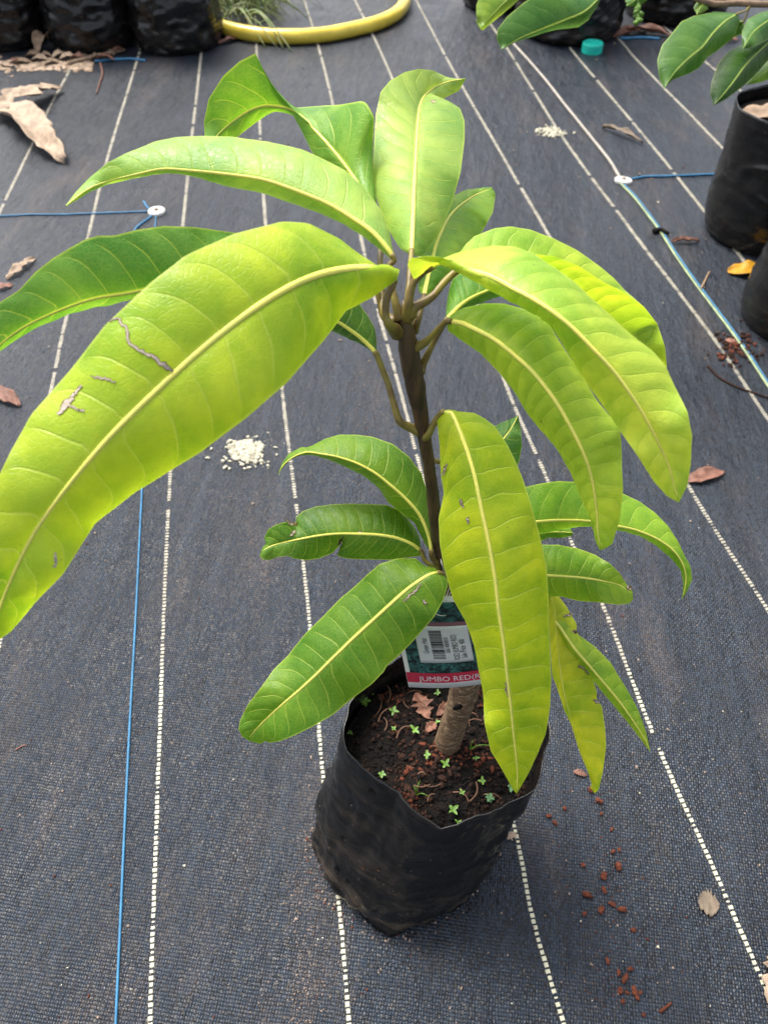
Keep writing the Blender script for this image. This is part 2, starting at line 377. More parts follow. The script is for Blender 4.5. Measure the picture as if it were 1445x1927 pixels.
LINES = [[(140, 115), (130, 135), (95, 200), (48, 300), (0, 400), (-60, 540)],
 [(290, 0), (258, 115), (205, 290), (165, 450), (125, 600), (100, 720), (62, 900), (0, 1215), (-60, 1480)],
 [(390, 0), (378, 110), (345, 420), (333, 650), (321, 890), (309, 1150), (297, 1500), (290, 1700), (283, 1927), (280, 2040)],
 [(478, -40), (483, 90), (497, 380), (530, 720), (545, 850), (570, 1050), (590, 1250), (612, 1500), (640, 1720), (657, 1927), (666, 2040)],
 [(560, -45), (573, 0), (600, 90), (625, 190), (680, 450), (705, 560), (760, 760), (785, 860), (860, 1130), (965, 1545), (1000, 1720), (1060, 1927), (1090, 2040)],
 [(650, -40), (668, 0), (735, 140), (845, 430), (950, 720), (1020, 880), (1075, 1020), (1130, 1130), (1240, 1410), (1340, 1630), (1440, 1860), (1510, 2020)],
 [(765, -35), (783, 0), (860, 145), (935, 275), (1025, 430), (1165, 680), (1310, 940), (1445, 1150), (1560, 1340)],
 [(860, -45), (890, 0), (950, 85), (1040, 230), (1200, 450), (1330, 620), (1445, 790), (1540, 930)],
 [(1000, 0), (1080, 100), (1160, 195), (1335, 410), (1480, 600)],
 [(1095, 0), (1170, 80), (1205, 120), (1365, 285), (1500, 430)],
 [(1190, 0), (1325, 115), (1410, 185), (1540, 300)]]
def box_verts(c, t, w, hl, hw, hz):
    o = []
    for sx, sy, k in ((-1, -1, 0), (1, -1, 0), (1, 1, 0), (-1, 1, 0), (-.8, -.8, 1), (.8, -.8, 1), (.8, .8, 1), (-.8, .8, 1)):
        o.append((c[0] + t[0] * hl * sx + w[0] * hw * sy, c[1] + t[1] * hl * sx + w[1] * hw * sy, c[2] + hz * k))
    return o
BOXF = [(4, 5, 6, 7), (0, 1, 5, 4), (1, 2, 6, 5), (2, 3, 7, 6), (3, 0, 4, 7)]
near, rest = [], Acc()
lr = random.Random(3)
for k, ln in enumerate(LINES):
    g = [G(u, v) for u, v in ln]
    pts = cr_spline(g, 400)
    length = np.linalg.norm(np.diff(pts, axis=0), axis=1).sum()
    n = int(length / 0.0071); pts = resample(pts, n)
    skip = 0
    for i in range(1, n):
        c = pts[i]; t = pts[i + 1 if i < n else i] - pts[i - 1]; t = t / np.linalg.norm(t); w = np.array([-t[1], t[0], 0])
        if skip > 0: skip -= 1; continue
        if lr.random() < 0.015: skip = lr.choice([1, 1, 2]); continue
        wear = 1.0 if lr.random() > 0.14 else lr.uniform(0.35, 0.8)
        hl, hw = 0.0026 * wear * lr.uniform(.9, 1.1), 0.0027 * lr.uniform(0.85, 1.1) * (wear * .4 + .6)
        hw *= 1 + .9 * min(1, max(0, (np.linalg.norm(c - CAM) - 1.1) / 1.2))
        c = np.array([c[0], c[1], gz(c[0], c[1])]) + w * lr.uniform(-.0004, .0004)
        u, v = proj(c); dist = np.linalg.norm(c - CAM)
        if -20 < u < 1465 and 300 < v < 1950: near.append((dist, c, t, w, hl, hw))
        else: rest.add(box_verts(c, t, w, hl, hw, .0011), BOXF)
near.sort(key=lambda a: a[0])
stm = bpy.data.meshes.new('stitch'); stm.from_pydata(box_verts((0, 0, 0), (1, 0), (0, 1), 1, 1, 1), [], BOXF); stm.materials.append(MAT['stitch'])
for i, (dist, c, t, w, hl, hw) in enumerate(near):
    if i < 300:
        o = bpy.data.objects.new('stitch', stm); o.location = c; o.scale = (hl, hw, 0.0011)
        o.rotation_euler = (0, 0, math.atan2(t[1], t[0])); link(o, mat_o)
    else: rest.add(box_verts(c, t, w, hl, hw, .0011), BOXF)
tag(rest.build('marker_stitching', MAT['stitch_far'], mat_o, False), None, None, None, 'stuff')

# ------------------------------------------------------------------ polythene bags
def grow_bag(name, c0, c1, r0, rim, H, mat, label, group=None, seed=0, seg=72, rings=30, wr=0.006, flap=None):
    """c0 base centre, c1 rim centre, rim(theta)->(radius, z)"""
    rg = random.Random(seed); off = rg.uniform(0, 50)
    V, F = [], []
    for j in range(rings + 1):
        s = j / rings
        for i in range(seg):
            th = 2 * math.pi * i / seg
            rr, rz = rim(th)
            z = rz * s
            e = min(1, s / 0.10); foot = r0 * (0.945 + 0.055 * math.sin(e * math.pi / 2))
            k = s * s * (3 - 2 * s)
            r = foot * (1 - k) + rr * k + 0.012 * math.sin(math.pi * min(1, s * 1.6)) * (1 - s)
            w = wr * (noise.noise((3 * math.cos(th) + off, 3 * math.sin(th), z * 26)) + 0.7 * noise.noise((9 * math.cos(th) + off, 9 * math.sin(th), z * 55 + 3 * math.sin(th * 2 + off))))
            r += w * (1 - 0.6 * s) * (0.3 + 0.7 * e)
            fold = noise.noise((2.2 * math.cos(th) + off, 2.2 * math.sin(th), z * 7 / max(rz, .1)))
            r += wr * 1.3 * max(0, 1 - s * 1.6) * (1 - abs(math.sin(z / max(rz, .1) * 16 + fold * 5 + 1.5 * math.sin(th + off)))) ** 2.5 * (.4 + noise.noise((math.cos(th) * 2, math.sin(th) * 2, off + z * 9)))
            if flap and s < .12: r += flap[1] * math.exp(-((th - flap[0] + math.pi) % (2 * math.pi) - math.pi) ** 2 / 0.045) * (1 - s / .12)
            cx, cy = c0[0] * (1 - s) + c1[0] * s, c0[1] * (1 - s) + c1[1] * s
            x, y = cx + r * math.cos(th), cy + r * math.sin(th)
            V.append((x, y, z + gz(x, y) * (1 - s) + 0.0006))
    for j in range(rings):
        for i in range(seg):
            i2 = (i + 1) % seg
            F.append((j * seg + i, j * seg + i2, (j + 1) * seg + i2, (j + 1) * seg + i))
    V.append((c0[0], c0[1], gz(c0[0], c0[1]) + .0006)); b = len(V) - 1
    F += [(b, (i + 1) % seg, i) for i in range(seg)]
    o = mesh_obj(name, V, F, mat)
    sm = o.modifiers.new('thickness', 'SOLIDIFY'); sm.thickness = 0.0012; sm.offset = -1
    return tag(o, label, 'plant bag', group)

RC = (0.070, 0.398)
RIMPX = [(830, 1558, .235), (900, 1533, .245), (960, 1512, .250), (1008, 1490, .258), (1022, 1430, .263), (1037, 1390, .272)]
RIMPX2 = [(655, 1330, .268), (645, 1385, .262), (655, 1415, .256), (690, 1450, .250), (750, 1490, .243)]
rim_w = [(*G(u, v, z)[:2], z) for u, v, z in RIMPX] + [(.172, .458, .272), (.125, .492, .275), (.065, .503, .275), (0.0, .478, .272)] + [(*G(u, v, z)[:2], z) for u, v, z in RIMPX2]
rim_p = sorted([(math.atan2(y - RC[1], x - RC[0]) % (2 * math.pi), math.hypot(x - RC[0], y - RC[1]), z) for x, y, z in rim_w])
ra = [a - 2 * math.pi for a, _, _ in rim_p] + [a for a, _, _ in rim_p] + [a + 2 * math.pi for a, _, _ in rim_p]
def main_rim(th):
    th %= 2 * math.pi
    return float(np.interp(th, ra, [q[1] for q in rim_p] * 3)), float(np.interp(th, ra, [q[2] for q in rim_p] * 3))
bag = grow_bag('nursery_bag', (0.016, 0.367), RC, 0.110, main_rim, .26, MAT['bag'],
               'black plastic nursery bag of soil holding the mango sapling', seed=4, seg=150, rings=64, wr=0.0062, flap=(R(-97), 0.015))
SOILZ = 0.218
def soil_z(x, y):
    return SOILZ + 0.006 * noise.noise((x * 30, y * 30, 1.0)) + 0.004 * noise.noise((x * 75, y * 75, 5)) + 0.0025 * noise.noise((x * 170, y * 170, 9)) + 0.02 * max(0, 1 - math.hypot(x - .071, y - .4) / .05) * .5
acc = Acc(); V, F = [], []
nr, ns = 26, 72
for j in range(nr + 1):
    for i in range(ns):
        th = 2 * math.pi * i / ns; rr = (main_rim(th)[0] * 0.975) * j / nr
        x, y = RC[0] - .006 + rr * math.cos(th), RC[1] - .004 + rr * math.sin(th)
        V.append((x, y, soil_z(x, y)))
for j in range(nr):
    for i in range(ns):
        i2 = (i + 1) % ns; F.append((j * ns + i, j * ns + i2, (j + 1) * ns + i2, (j + 1) * ns + i))
acc.add(V, F, 0)
sr_ = random.Random(11)
for k in range(2600):
    th = sr_.uniform(0, 6.283); q = math.sqrt(sr_.random()) * .95; rr = main_rim(th)[0] * q
    x, y = RC[0] - .006 + rr * math.cos(th), RC[1] - .004 + rr * math.sin(th)
    red = noise.noise((x * 22, y * 22, 40)) + sr_.uniform(-.35, .35)
    s = abs(sr_.gauss(0, .0015)) + .0005
    acc.add(*crumb((x, y, soil_z(x, y) + s * .3), s, sr_), 1 if red > .44 else (2 if red > .05 else 3))
for k in range(42):                                            # root fibres
    th = sr_.uniform(0, 6.283); rr = main_rim(th)[0] * math.sqrt(sr_.random()) * .85
    x, y = RC[0] + rr * math.cos(th), RC[1] + rr * math.sin(th); a = sr_.uniform(0, 6.28); ln = sr_.uniform(.008, .03)
    pts = [(x + math.cos(a + b * .8) * ln * b, y + math.sin(a + b * .8) * ln * b, soil_z(x, y) + .002 + .003 * math.sin(b * 3)) for b in (0, .35, .7, 1)]
    acc.add(*tube_data(cr_spline(pts, 6), sr_.uniform(.0004, .0009), 5), 4)
tag(acc.build('potting_soil', [MAT['soil'], MAT['soil_red'], MAT['soil_mid'], MAT['soil_black'], MAT['root']], None, False),
    'dark crumbly potting soil with red crumbs inside the black bag', None, None, 'stuff')

def round_rim(r, z, seed):
    def f(th): return r * (1 + .05 * noise.noise((2 * math.cos(th) + seed, 2 * math.sin(th), 0))), z + .012 * noise.noise((2 * math.cos(th), 2 * math.sin(th) + seed, 4))
    return f
def far_bag(u, v, r, H, label, seed, lean=(0, 0), group='large bags in the background row', wr=.06):
    p = G(u, v); c = (p[0], p[1] + r * .96)
    c1 = (c[0] + lean[0], c[1] + lean[1])
    o = grow_bag('nursery_bag', c, c1, r, round_rim(r * 1.02, H, seed), H, MAT['bag_far'], label, group, seed, 96, 44, r * wr)
    V, F = [(c1[0], c1[1], H - .03)], []
    for i in range(32):
        th = 2 * math.pi * i / 32; q = r * .97; V.append((c1[0] + q * math.cos(th), c1[1] + q * math.sin(th), H - .035 + .008 * noise.noise((i, seed, 0))))
    F = [(0, 1 + i, 1 + (i + 1) % 32) for i in range(32)]
    mesh_obj('soil_fill', V, F, MAT['soil'], o)
    return c1
far_bag(326, 106, .172, .36, 'black bag beside the yellow hose, end of the row of three', 21)
far_bag(164, 103, .176, .36, 'middle black bag in the row of three behind the tan leaf litter', 22)
far_bag(-4, 100, .176, .36, 'black bag at the far end of the row from the yellow hose', 23)
far_bag(1080, 88, .215, .38, 'crumpled black bag with the turquoise lid at its foot', 24)
far_bag(1290, 52, .215, .38, 'black bag behind the brown leaf litter, next to the crumpled bag', 25)
far_bag(945, 26, .16, .36, 'black bag set back behind the tip of the overhanging branch', 26)
rb = far_bag(1462, 486, .150, .325, 'narrow black bag with a dry leaf on top, beside the yellow leaf', 27, (-.012, .01), 'bags at the right edge of the mat', .02)
sb = far_bag(1530, 660, .130, .36, 'black bag in front of the yellow leaf, holding the overhanging shrub', 28, (.03, .0), 'bags at the right edge of the mat', .02)

bv = np.array([tuple(v.co) for v in bag.data.vertices]); bq = bv - CAM; bd = bq @ np.array(fwd)
bu, bw = CX + FPX * (bq @ np.array(right)) / bd, CY - FPX * (bq @ np.array(upv)) / bd
for (u, v, rad, m_) in ((672, 1632, .0032, 'soil_mid'), (621, 1640, .0042, 'soil_black'), (640, 1664, .0036, 'soil_black'), (703, 1640, .0024, 'soil_mid'), (632, 1580, .0034, 'soil_black'), (690, 1500, .0045, 'soil_black')):
    k_ = np.where((bu - u) ** 2 + (bw - v) ** 2 < 220)[0]; k_ = k_[np.argmin(bd[k_])]
    nrm_ = np.array(bag.data.vertices[int(k_)].normal); nrm_ = nrm_ if nrm_ @ (CAM - bv[k_]) > 0 else -nrm_
    t1 = np.cross(nrm_, [0, 0, 1]); t1 /= np.linalg.norm(t1); t2 = np.cross(nrm_, t1)
    hv = [bv[k_] + nrm_ * .0004] + [bv[k_] + nrm_ * .0013 + rad * (t1 * math.cos(a) + t2 * .8 * math.sin(a)) * (1 + .2 * math.sin(3 * a + u)) for a in np.linspace(0, 6.283, 13)[:-1]]
    mesh_obj('drain_hole', hv, [(0, 1 + i, 1 + (i + 1) % 12) for i in range(12)], MAT[m_], bag)

# ------------------------------------------------------------------ mango sapling
plant = empty('mango_sapling', (float(P(838, 1410, .92)[0]), float(P(838, 1410, .92)[1]), SOILZ))
tag(plant, 'young mango sapling with long yellow-green leaves growing in the black bag', 'sapling')
def stemY(u, v, Y): return P(u, v, Y / ray(u, v)[1])
def wobble_tube(name, pts, rad, mat, n, seg, amp, freq):
    m = len(pts); rad = np.interp(np.linspace(0, 1, n + 1), np.linspace(0, 1, m), rad); pts = cr_spline(pts, n)
    V, F = tube_data(pts, rad, seg)
    V2 = []
    for i, v in enumerate(V):
        c = pts[min(i // seg, n)]; d = np.array(v) - c
        k = 1 + amp * noise.noise(tuple(np.array(v) * freq)) + amp * .6 * noise.noise((v[0] * freq * .3, v[1] * freq * .3, v[2] * freq * 2.2))
        V2.append(c + d * k)
    return adopt(mesh_obj(name, V2, F, mat), plant)
TR = [stemY(828, 1436, .398), stemY(838, 1410, .400), stemY(850, 1372, .404), stemY(862, 1336, .408), stemY(873, 1300, .412), stemY(874, 1275, .415), stemY(868, 1245, .417)]
wobble_tube('trunk', TR, [.0178, .0160, .0152, .0146, .0150, .0168, .0090], MAT['trunk'], 44, 28, .05, 90)
STEM = [stemY(872, 1262, .416), stemY(864, 1215, .418), stemY(855, 1160, .42), stemY(843, 1105, .42), stemY(831, 1055, .42), stemY(822, 1000, .42), stemY(814, 930, .42), stemY(806, 870, .42),
        stemY(796, 810, .42), stemY(786, 750, .42), stemY(775, 690, .42), stemY(768, 645, .42), stemY(762, 605, .42), stemY(760, 588, .421), stemY(762, 566, .424)]
wobble_tube('stem', STEM, [.0068, .0066, .0063, .0062, .0062, .0060, .0056, .0054, .0052, .0048, .0050, .0055, .0072, .0068, .002], MAT['stem'], 90, 16, .10, 120)
def scar(u, v, Y, w, h):                                     # pruning scar on the trunk
    c = stemY(u, v, Y); pts = []
    V, F = crumb((0, 0, 0), 1, random.Random(2)); a = np.array(stemY(873, 1300, .412)) - np.array(stemY(838, 1410, .400)); a /= np.linalg.norm(a)
    s = np.cross(a, [0, 1, 0]); s /= np.linalg.norm(s); nrm = np.cross(s, a)
    VV = [c + s * v_[0] * w + a * v_[1] * h + nrm * v_[2] * .003 for v_ in V]
    return adopt(mesh_obj('pruning_scar', VV, F, MAT['soil_black']), plant)
scar(861, 1330, .396, .0052, .0095)

LEAVES = {}
def leaf(mid, A, B, width, col, sa=-1.0, sb=-1.0, pet=None, pr=(.0030, .0019), nv=17, bulge=.07, quilt=.0007, mat='leaf', rib='rib', parent=None, name='leaf', ribr=.0013, seed=0, wave=.0012, Nst=110, Mh=11, flip=False):
    """mid: (u, v, depth) along the midrib, base to tip; A, B: both margins in photo pixels, base to tip"""
    parent = parent or plant
    rg = random.Random(seed + 100)
    Mi = cr_spline([P(u, v, d) for u, v, d in mid], Nst)
    def edge(E, sgn):
        E = resample(np.asarray(E, float), Nst); out = np.zeros((Nst + 1, 3)); ts = []
        for i in range(Nst + 1):
            s = i / Nst
            wt = width / 2 * min(1, (math.sin(math.pi * min(1, s * 1.08 + .02)) + .12) ** .55 if s < .9 else 1.0)
            wt *= max(0.02, min(1, (1 - s) / .30)) ** .6 * min(1, (s + .015) / .12) ** .6
            q = ray(*E[i]); qq = q @ q; t0 = (Mi[i] - CAM) @ q / qq
            p = np.linalg.norm(CAM + q * t0 - Mi[i])
            dt = math.sqrt(max(0, wt * wt - p * p)) / math.sqrt(qq)
            ts.append(t0 + sgn * dt * (-1))
        ts = np.array(ts)
        for _ in range(10):
            ts[1:-1] = .25 * ts[:-2] + .5 * ts[1:-1] + .25 * ts[2:]
        for i in range(Nst + 1): out[i] = CAM + ray(*E[i]) * ts[i]
        return out
    # sgn +1: this half turns towards the viewer, -1: away
    EA, EB = edge(A, sa), edge(B, sb)
    T = np.gradient(Mi, axis=0); T /= np.linalg.norm(T, axis=1)[:, None]
    nA = np.cross(T, EA - Mi); nB = np.cross(EB - Mi, T)
    dotc = np.sum((nA + nB) * (CAM - Mi), axis=1)[Nst // 4: 3 * Nst // 4].sum()
    if (dotc < 0) != flip:
        EA, EB = EB, EA; nA = np.cross(T, EA - Mi); nB = np.cross(EB - Mi, T)
    def unit(a):
        l = np.linalg.norm(a, axis=1)[:, None]; return a / np.maximum(l, 1e-9)
    nA, nB = unit(nA), unit(nB)
    for _ in range(6):
        for a in (nA, nB): a[1:-1] = .25 * a[:-2] + .5 * a[1:-1] + .25 * a[2:]
    nA, nB = unit(nA), unit(nB)
    V, UV, PH = [], [], []
    jo = rg.uniform(0, 40)
    cols = [(-1, j / Mh) for j in range(Mh, 0, -1)] + [(0, 0)] + [(1, j / Mh) for j in range(1, Mh + 1)]
    for i in range(Nst + 1):
        s = i / Nst
        for sd, q in cols:
            E, n = (EA[i], nA[i]) if sd < 0 else (EB[i], nB[i])
            if sd == 0: n = nA[i] + nB[i]
            hw = np.linalg.norm(E - Mi[i])
            ph = nv * (s + .05 - .042 * q - .03 * q ** 4) + .3 * noise.noise((s * 9 + jo, sd * 5, 0)) + .22 * noise.noise((s * 21 + jo, sd * 5, 4)) + .12 * sd * min(1, q * 6)
            pt = Mi[i] + (E - Mi[i]) * q
            pt = pt + n * (bulge * hw * (4 * q * (1 - q)) - .0008 * (1 - q) ** 8)
            f = abs((ph % 1.0) - .5) * 2                    # 1 on a vein, 0 between
            pt = pt + n * (.72 * quilt * (.5 - f ** 2) * min(1, q * 3) * min(1, (1 - q) * 4 + .25) * min(1, hw / .012))
            pt = pt + n * (wave * q * q * noise.noise((s * 7 + jo, sd * 3 + 1, 2)) * min(1, s * 6, (1 - s) * 6))
            V.append(pt); UV.append((s, .5 + .5 * sd * q)); PH.append(ph + 50)
    W = len(cols)
    F = [(i * W + j, i * W + j + 1, (i + 1) * W + j + 1, (i + 1) * W + j) for i in range(Nst) for j in range(W - 1)]
    o = mesh_obj(name, V, F, MAT[mat]); me = o.data
    uvl = me.uv_layers.new(name='UVMap')
    idx = np.zeros(len(me.loops), int); me.loops.foreach_get('vertex_index', idx)
    uvl.data.foreach_set('uv', np.array(UV)[idx].ravel())
    at = me.attributes.new('phase', 'FLOAT', 'POINT'); at.data.foreach_set('value', PH)
    o.color = (*col, 1)
    adopt(o, parent)
    nm = unit(nA + nB)
    k = np.linspace(0, 1, Nst + 1)
    rr = ribr * (1 - k) ** .7 + .00025
    V2, F2 = [], []
    for i in range(0, Nst + 1, 2):
        a_ = np.cross(T[i], nm[i]); a_ /= np.linalg.norm(a_) + 1e-9
        for k_ in range(8):
            th = 2 * math.pi * k_ / 8
            V2.append(Mi[i] - nm[i] * (.0006 + rr[i] * .12) + rr[i] * (a_ * math.cos(th) + nm[i] * math.sin(th) * .52))
    nk = Nst // 2 + 1
    F2 = [(i * 8 + k_, i * 8 + (k_ + 1) % 8, (i + 1) * 8 + (k_ + 1) % 8, (i + 1) * 8 + k_) for i in range(nk - 1) for k_ in range(8)] + [tuple(range(8)), tuple((nk - 1) * 8 + k_ for k_ in range(8))]
    ro = mesh_obj('midrib', V2, F2, MAT[rib]); ro.parent = o
    if pet:
        pp = [P(*q) if len(q) == 3 else stemY(q[0], q[1], q[3]) for q in pet] + [Mi[0], Mi[2]]
        m_ = len(pp); nn = 26
        prr = np.interp(np.linspace(0, 1, nn + 1), [0, .18, .5, 1], [pr[0] * 1.25, pr[0] * .9, pr[1], pr[1] * .95])
        V3, F3 = tube_data(cr_spline(pp, nn), prr, 9)
        po = mesh_obj('petiole', V3, F3, MAT['petiole']); po.parent = o
    o['_v'] = 0; del o['_v']
    LEAVES[len(LEAVES)] = (o, np.array(V), W, Nst)
    return o

def dY(u, v, Y=.42): return Y / ray(u, v)[1]
YG, PALE, MIDG, DK, YEL = (.31, .44, .022), (.27, .42, .085), (.15, .30, .022), (.105, .225, .016), (.40, .51, .055)
# big leaf reaching left over the mat
L1 = leaf([(742, 528, .468), (715, 506, .458), (690, 500, .450), (600, 517, .432), (510, 560, .42), (400, 640, .41), (300, 730, .405), (200, 830, .405), (110, 940, .41), (50, 1030, .418), (5, 1130, .43), (-22, 1215, .442)],
     [(742, 528), (722, 535), (735, 520), (752, 508), (747, 527), (700, 560), (650, 585), (610, 640), (540, 720), (460, 790), (380, 850), (330, 880), (250, 930), (180, 985), (120, 1080), (70, 1130), (20, 1190), (-20, 1216)],
     [(742, 528), (720, 510), (686, 496), (640, 450), (580, 420), (530, 418), (440, 440), (350, 480), (280, 535), (200, 610), (130, 700), (60, 780), (20, 850), (-15, 920), (-40, 1010), (-45, 1100), (-35, 1170), (-22, 1216)],
     .086, YG, -1, -1, [(748, 625, dY(748, 625)), (733, 612, .478), (726, 592, .474), (728, 560, .470)], (.0046, .0024), 15, .09, .0012, seed=1, ribr=.0020)
# long pale leaf above it
leaf([(742, 490, .485), (732, 472, .483), (702, 438, .483), (669, 415, .485), (619, 385, .488), (556, 359, .492), (496, 339, .496), (430, 329, .50), (349, 321, .503), (306, 319, .504), (266, 327, .504), (199, 344, .503), (166, 357, .502), (125, 387, .50)],
     [(742, 490), (745, 497), (719, 472), (685, 445), (652, 425), (602, 402), (553, 382), (503, 365), (436, 352), (390, 338), (359, 327), (316, 321), (266, 329), (199, 347), (166, 361), (126, 388)],
     [(742, 490), (738, 465), (732, 432), (715, 392), (685, 352), (649, 320), (602, 296), (569, 282), (503, 266), (436, 257), (382, 256), (332, 259), (292, 266), (239, 286), (203, 306), (173, 332), (146, 359), (125, 386)],
     .066, PALE, -1, -1, [(752, 600, dY(752, 600)), (744, 570, .488), (736, 530, .487), (733, 500, .486)], nv=16, seed=2)
# twisted leaf rising behind
leaf([(716, 466, .52), (700, 400, .535), (680, 358, .55), (660, 328, .56), (630, 288, .575), (605, 258, .585), (575, 226, .598), (548, 208, .61), (513, 201, .62), (486, 203, .625), (453, 219, .63), (410, 254, .632), (392, 290, .63)],
     [(716, 466), (692, 420), (668, 370), (645, 330), (600, 305), (585, 282), (569, 249), (551, 216), (530, 211), (516, 210), (503, 216), (480, 232), (446, 258), (420, 278), (394, 292)],
     [(716, 466), (720, 420), (708, 382), (702, 320), (702, 266), (704, 219), (689, 193), (679, 190), (640, 197), (602, 199), (556, 203), (542, 192), (518, 166), (498, 136), (481, 100), (450, 116), (420, 143), (393, 186), (384, 230), (386, 262), (392, 291)],
     .075, (.16, .33, .035), -.6, -1, [(745, 607, dY(745, 607)), (724, 590, .50), (718, 545, .505), (715, 500, .512)], (.0032, .002), 15, .03, .0006, seed=3, wave=0)
# broad upright leaf
leaf([(774, 480, .50), (777, 420, .515), (779, 365, .535), (784, 266, .575), (788, 215, .60), (793, 190, .615), (803, 175, .626), (828, 159, .64), (850, 151, .648), (876, 148, .655)],
     [(774, 480), (755, 470), (735, 440), (720, 405), (707, 370), (702, 316), (704, 266), (707, 216), (716, 173), (735, 150), (762, 135), (789, 130), (815, 133), (840, 145), (858, 150), (876, 148)],
     [(774, 480), (795, 482), (825, 440), (850, 385), (866, 325), (874, 265), (874, 228), (865, 203), (846, 191), (833, 196), (824, 193), (835, 185), (851, 177), (863, 171), (876, 149)],
     .070, (.27, .41, .075), -1, -1, [(765, 600, dY(765, 600)), (768, 570, .487), (770, 530, .490), (772, 500, .495)], nv=15, bulge=.06, seed=4)
# leaf standing behind it, to its right
leaf([(797, 561, .505), (804, 525, .52), (814, 485, .54), (824, 450, .555), (850, 400, .585), (890, 368, .61), (926, 353, .63)],
     [(797, 561), (787, 545), (788, 515), (790, 480), (798, 440), (815, 405), (845, 372), (880, 356), (905, 353), (926, 353)],
     [(797, 561), (815, 553), (840, 535), (870, 500), (905, 440), (927, 400), (932, 365), (926, 353)],
     .064, (.24, .42, .045), -1, -1, [(778, 622, dY(778, 622, .428)), (786, 603, .50), (792, 580, .502)], nv=12, seed=5)
# arched channel-shaped leaf behind the bright one
leaf([(858, 511, .487), (890, 500, .492), (940, 500, .497), (1010, 520, .502), (1080, 556, .506), (1140, 600, .508), (1195, 640, .508), (1235, 672, .507), (1254, 691, .507)],
     [(858, 511), (880, 490), (930, 477), (970, 475), (1008, 479), (1042, 482), (1090, 501), (1135, 531), (1172, 549), (1210, 576), (1236, 609), (1251, 654), (1254, 691)],
     [(858, 511), (862, 480), (876, 460), (892, 445), (929, 430), (959, 426), (997, 432), (1042, 449), (1086, 471), (1128, 501), (1154, 523), (1175, 546), (1205, 572), (1236, 609), (1254, 690)],
     .072, (.33, .47, .040), 1, -1, [(772, 592, dY(772, 592)), (779, 579, .486), (812, 559, .486), (837, 530, .487)], (.0036, .0024), 15, .05, .0006, seed=6, wave=0, flip=False)
# bright yellow-green leaf reaching right
leaf([(806, 506, .470), (828, 494, .462), (855, 497, .452), (892, 508, .440), (929, 523, .430), (967, 544, .421), (1004, 564, .415), (1042, 589, .411), (1079, 620, .410), (1116, 658, .411), (1154, 699, .414), (1184, 740, .418), (1210, 781, .423), (1236, 830, .430), (1258, 878, .438), (1270, 923, .446), (1277, 945, .45)],
     [(806, 506), (836, 486), (862, 475), (892, 467), (929, 462), (967, 465), (1004, 478), (1042, 503), (1079, 529), (1116, 564), (1154, 598), (1191, 632), (1228, 662), (1251, 688), (1270, 729), (1292, 774), (1301, 818), (1299, 878), (1292, 916), (1277, 945)],
     [(806, 506), (779, 527), (767, 500), (770, 488), (790, 483), (812, 488), (828, 497), (860, 514), (929, 549), (985, 576), (1027, 602), (1049, 639), (1079, 684), (1109, 729), (1154, 792), (1191, 845), (1228, 904), (1255, 934), (1276, 945)],
     .066, YEL, -1, -1, [(766, 600, dY(766, 600)), (768, 575, .483), (777, 535, .477), (795, 513, .473)], (.0036, .0024), 18, .08, .0009, seed=7)
# second bright leaf below it
leaf([(840, 605, .480), (866, 607, .474), (892, 619, .468), (929, 639, .461), (967, 669, .456), (1004, 703, .453), (1042, 751, .453), (1071, 800, .456), (1098, 856, .462), (1113, 904, .470), (1121, 960, .481), (1124, 1005, .49), (1130, 1035, .497)],
     [(840, 605), (847, 593), (873, 579), (911, 571), (948, 572), (989, 583), (1030, 605), (1060, 654), (1090, 703), (1116, 744), (1139, 774), (1165, 804), (1170, 848), (1172, 923), (1165, 979), (1151, 1025), (1130, 1036)],
     [(840, 605), (842, 622), (866, 639), (903, 665), (937, 699), (967, 736), (989, 774), (1019, 811), (1049, 848), (1075, 893), (1098, 949), (1116, 998), (1122, 1022), (1129, 1036)],
     .062, (.32, .46, .036), -1, -1, [(778, 655, dY(778, 655)), (799, 645, .50), (824, 620, .488)], (.0034, .002), 19, .08, .0009, seed=8)
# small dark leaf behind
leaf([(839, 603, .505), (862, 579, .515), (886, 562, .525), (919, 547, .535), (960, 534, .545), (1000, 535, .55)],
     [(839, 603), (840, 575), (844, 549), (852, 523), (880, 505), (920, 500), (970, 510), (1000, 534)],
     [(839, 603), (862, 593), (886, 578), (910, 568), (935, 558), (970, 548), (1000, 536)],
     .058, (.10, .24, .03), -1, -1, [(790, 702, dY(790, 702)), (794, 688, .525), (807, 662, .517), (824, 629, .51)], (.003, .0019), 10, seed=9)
# wide leaf hanging in front of the tag
leaf([(826, 783, .548), (836, 774, .543), (850, 776, .538), (863, 806, .532), (877, 844, .528), (892, 894, .526), (904, 952, .528), (919, 1021, .534), (931, 1090, .543), (938, 1152, .553), (948, 1221, .567), (954, 1278, .58), (961, 1336, .595), (967, 1394, .612), (973, 1451, .63), (972, 1493, .645)],
     [(826, 783), (840, 773), (892, 777), (911, 787), (931, 802), (954, 837), (973, 875), (984, 902), (1000, 952), (1015, 1006), (1027, 1060), (1032, 1125), (1034, 1202), (1036, 1278), (1034, 1336), (1027, 1382), (1011, 1421), (992, 1459), (972, 1493)],
     [(826, 783), (822, 790), (824, 808), (827, 837), (829, 894), (835, 929), (825, 975), (827, 1021), (835, 1067), (850, 1125), (877, 1171), (892, 1213), (900, 1259), (909, 1305), (911, 1359), (923, 1413), (946, 1451), (965, 1486), (972, 1494)],
     .084, (.34, .44, .012), -1, -1, [(797, 824, dY(797, 824)), (806, 818, .558), (815, 800, .553)], (.0034, .0024), 18, .07, .0010, seed=10)
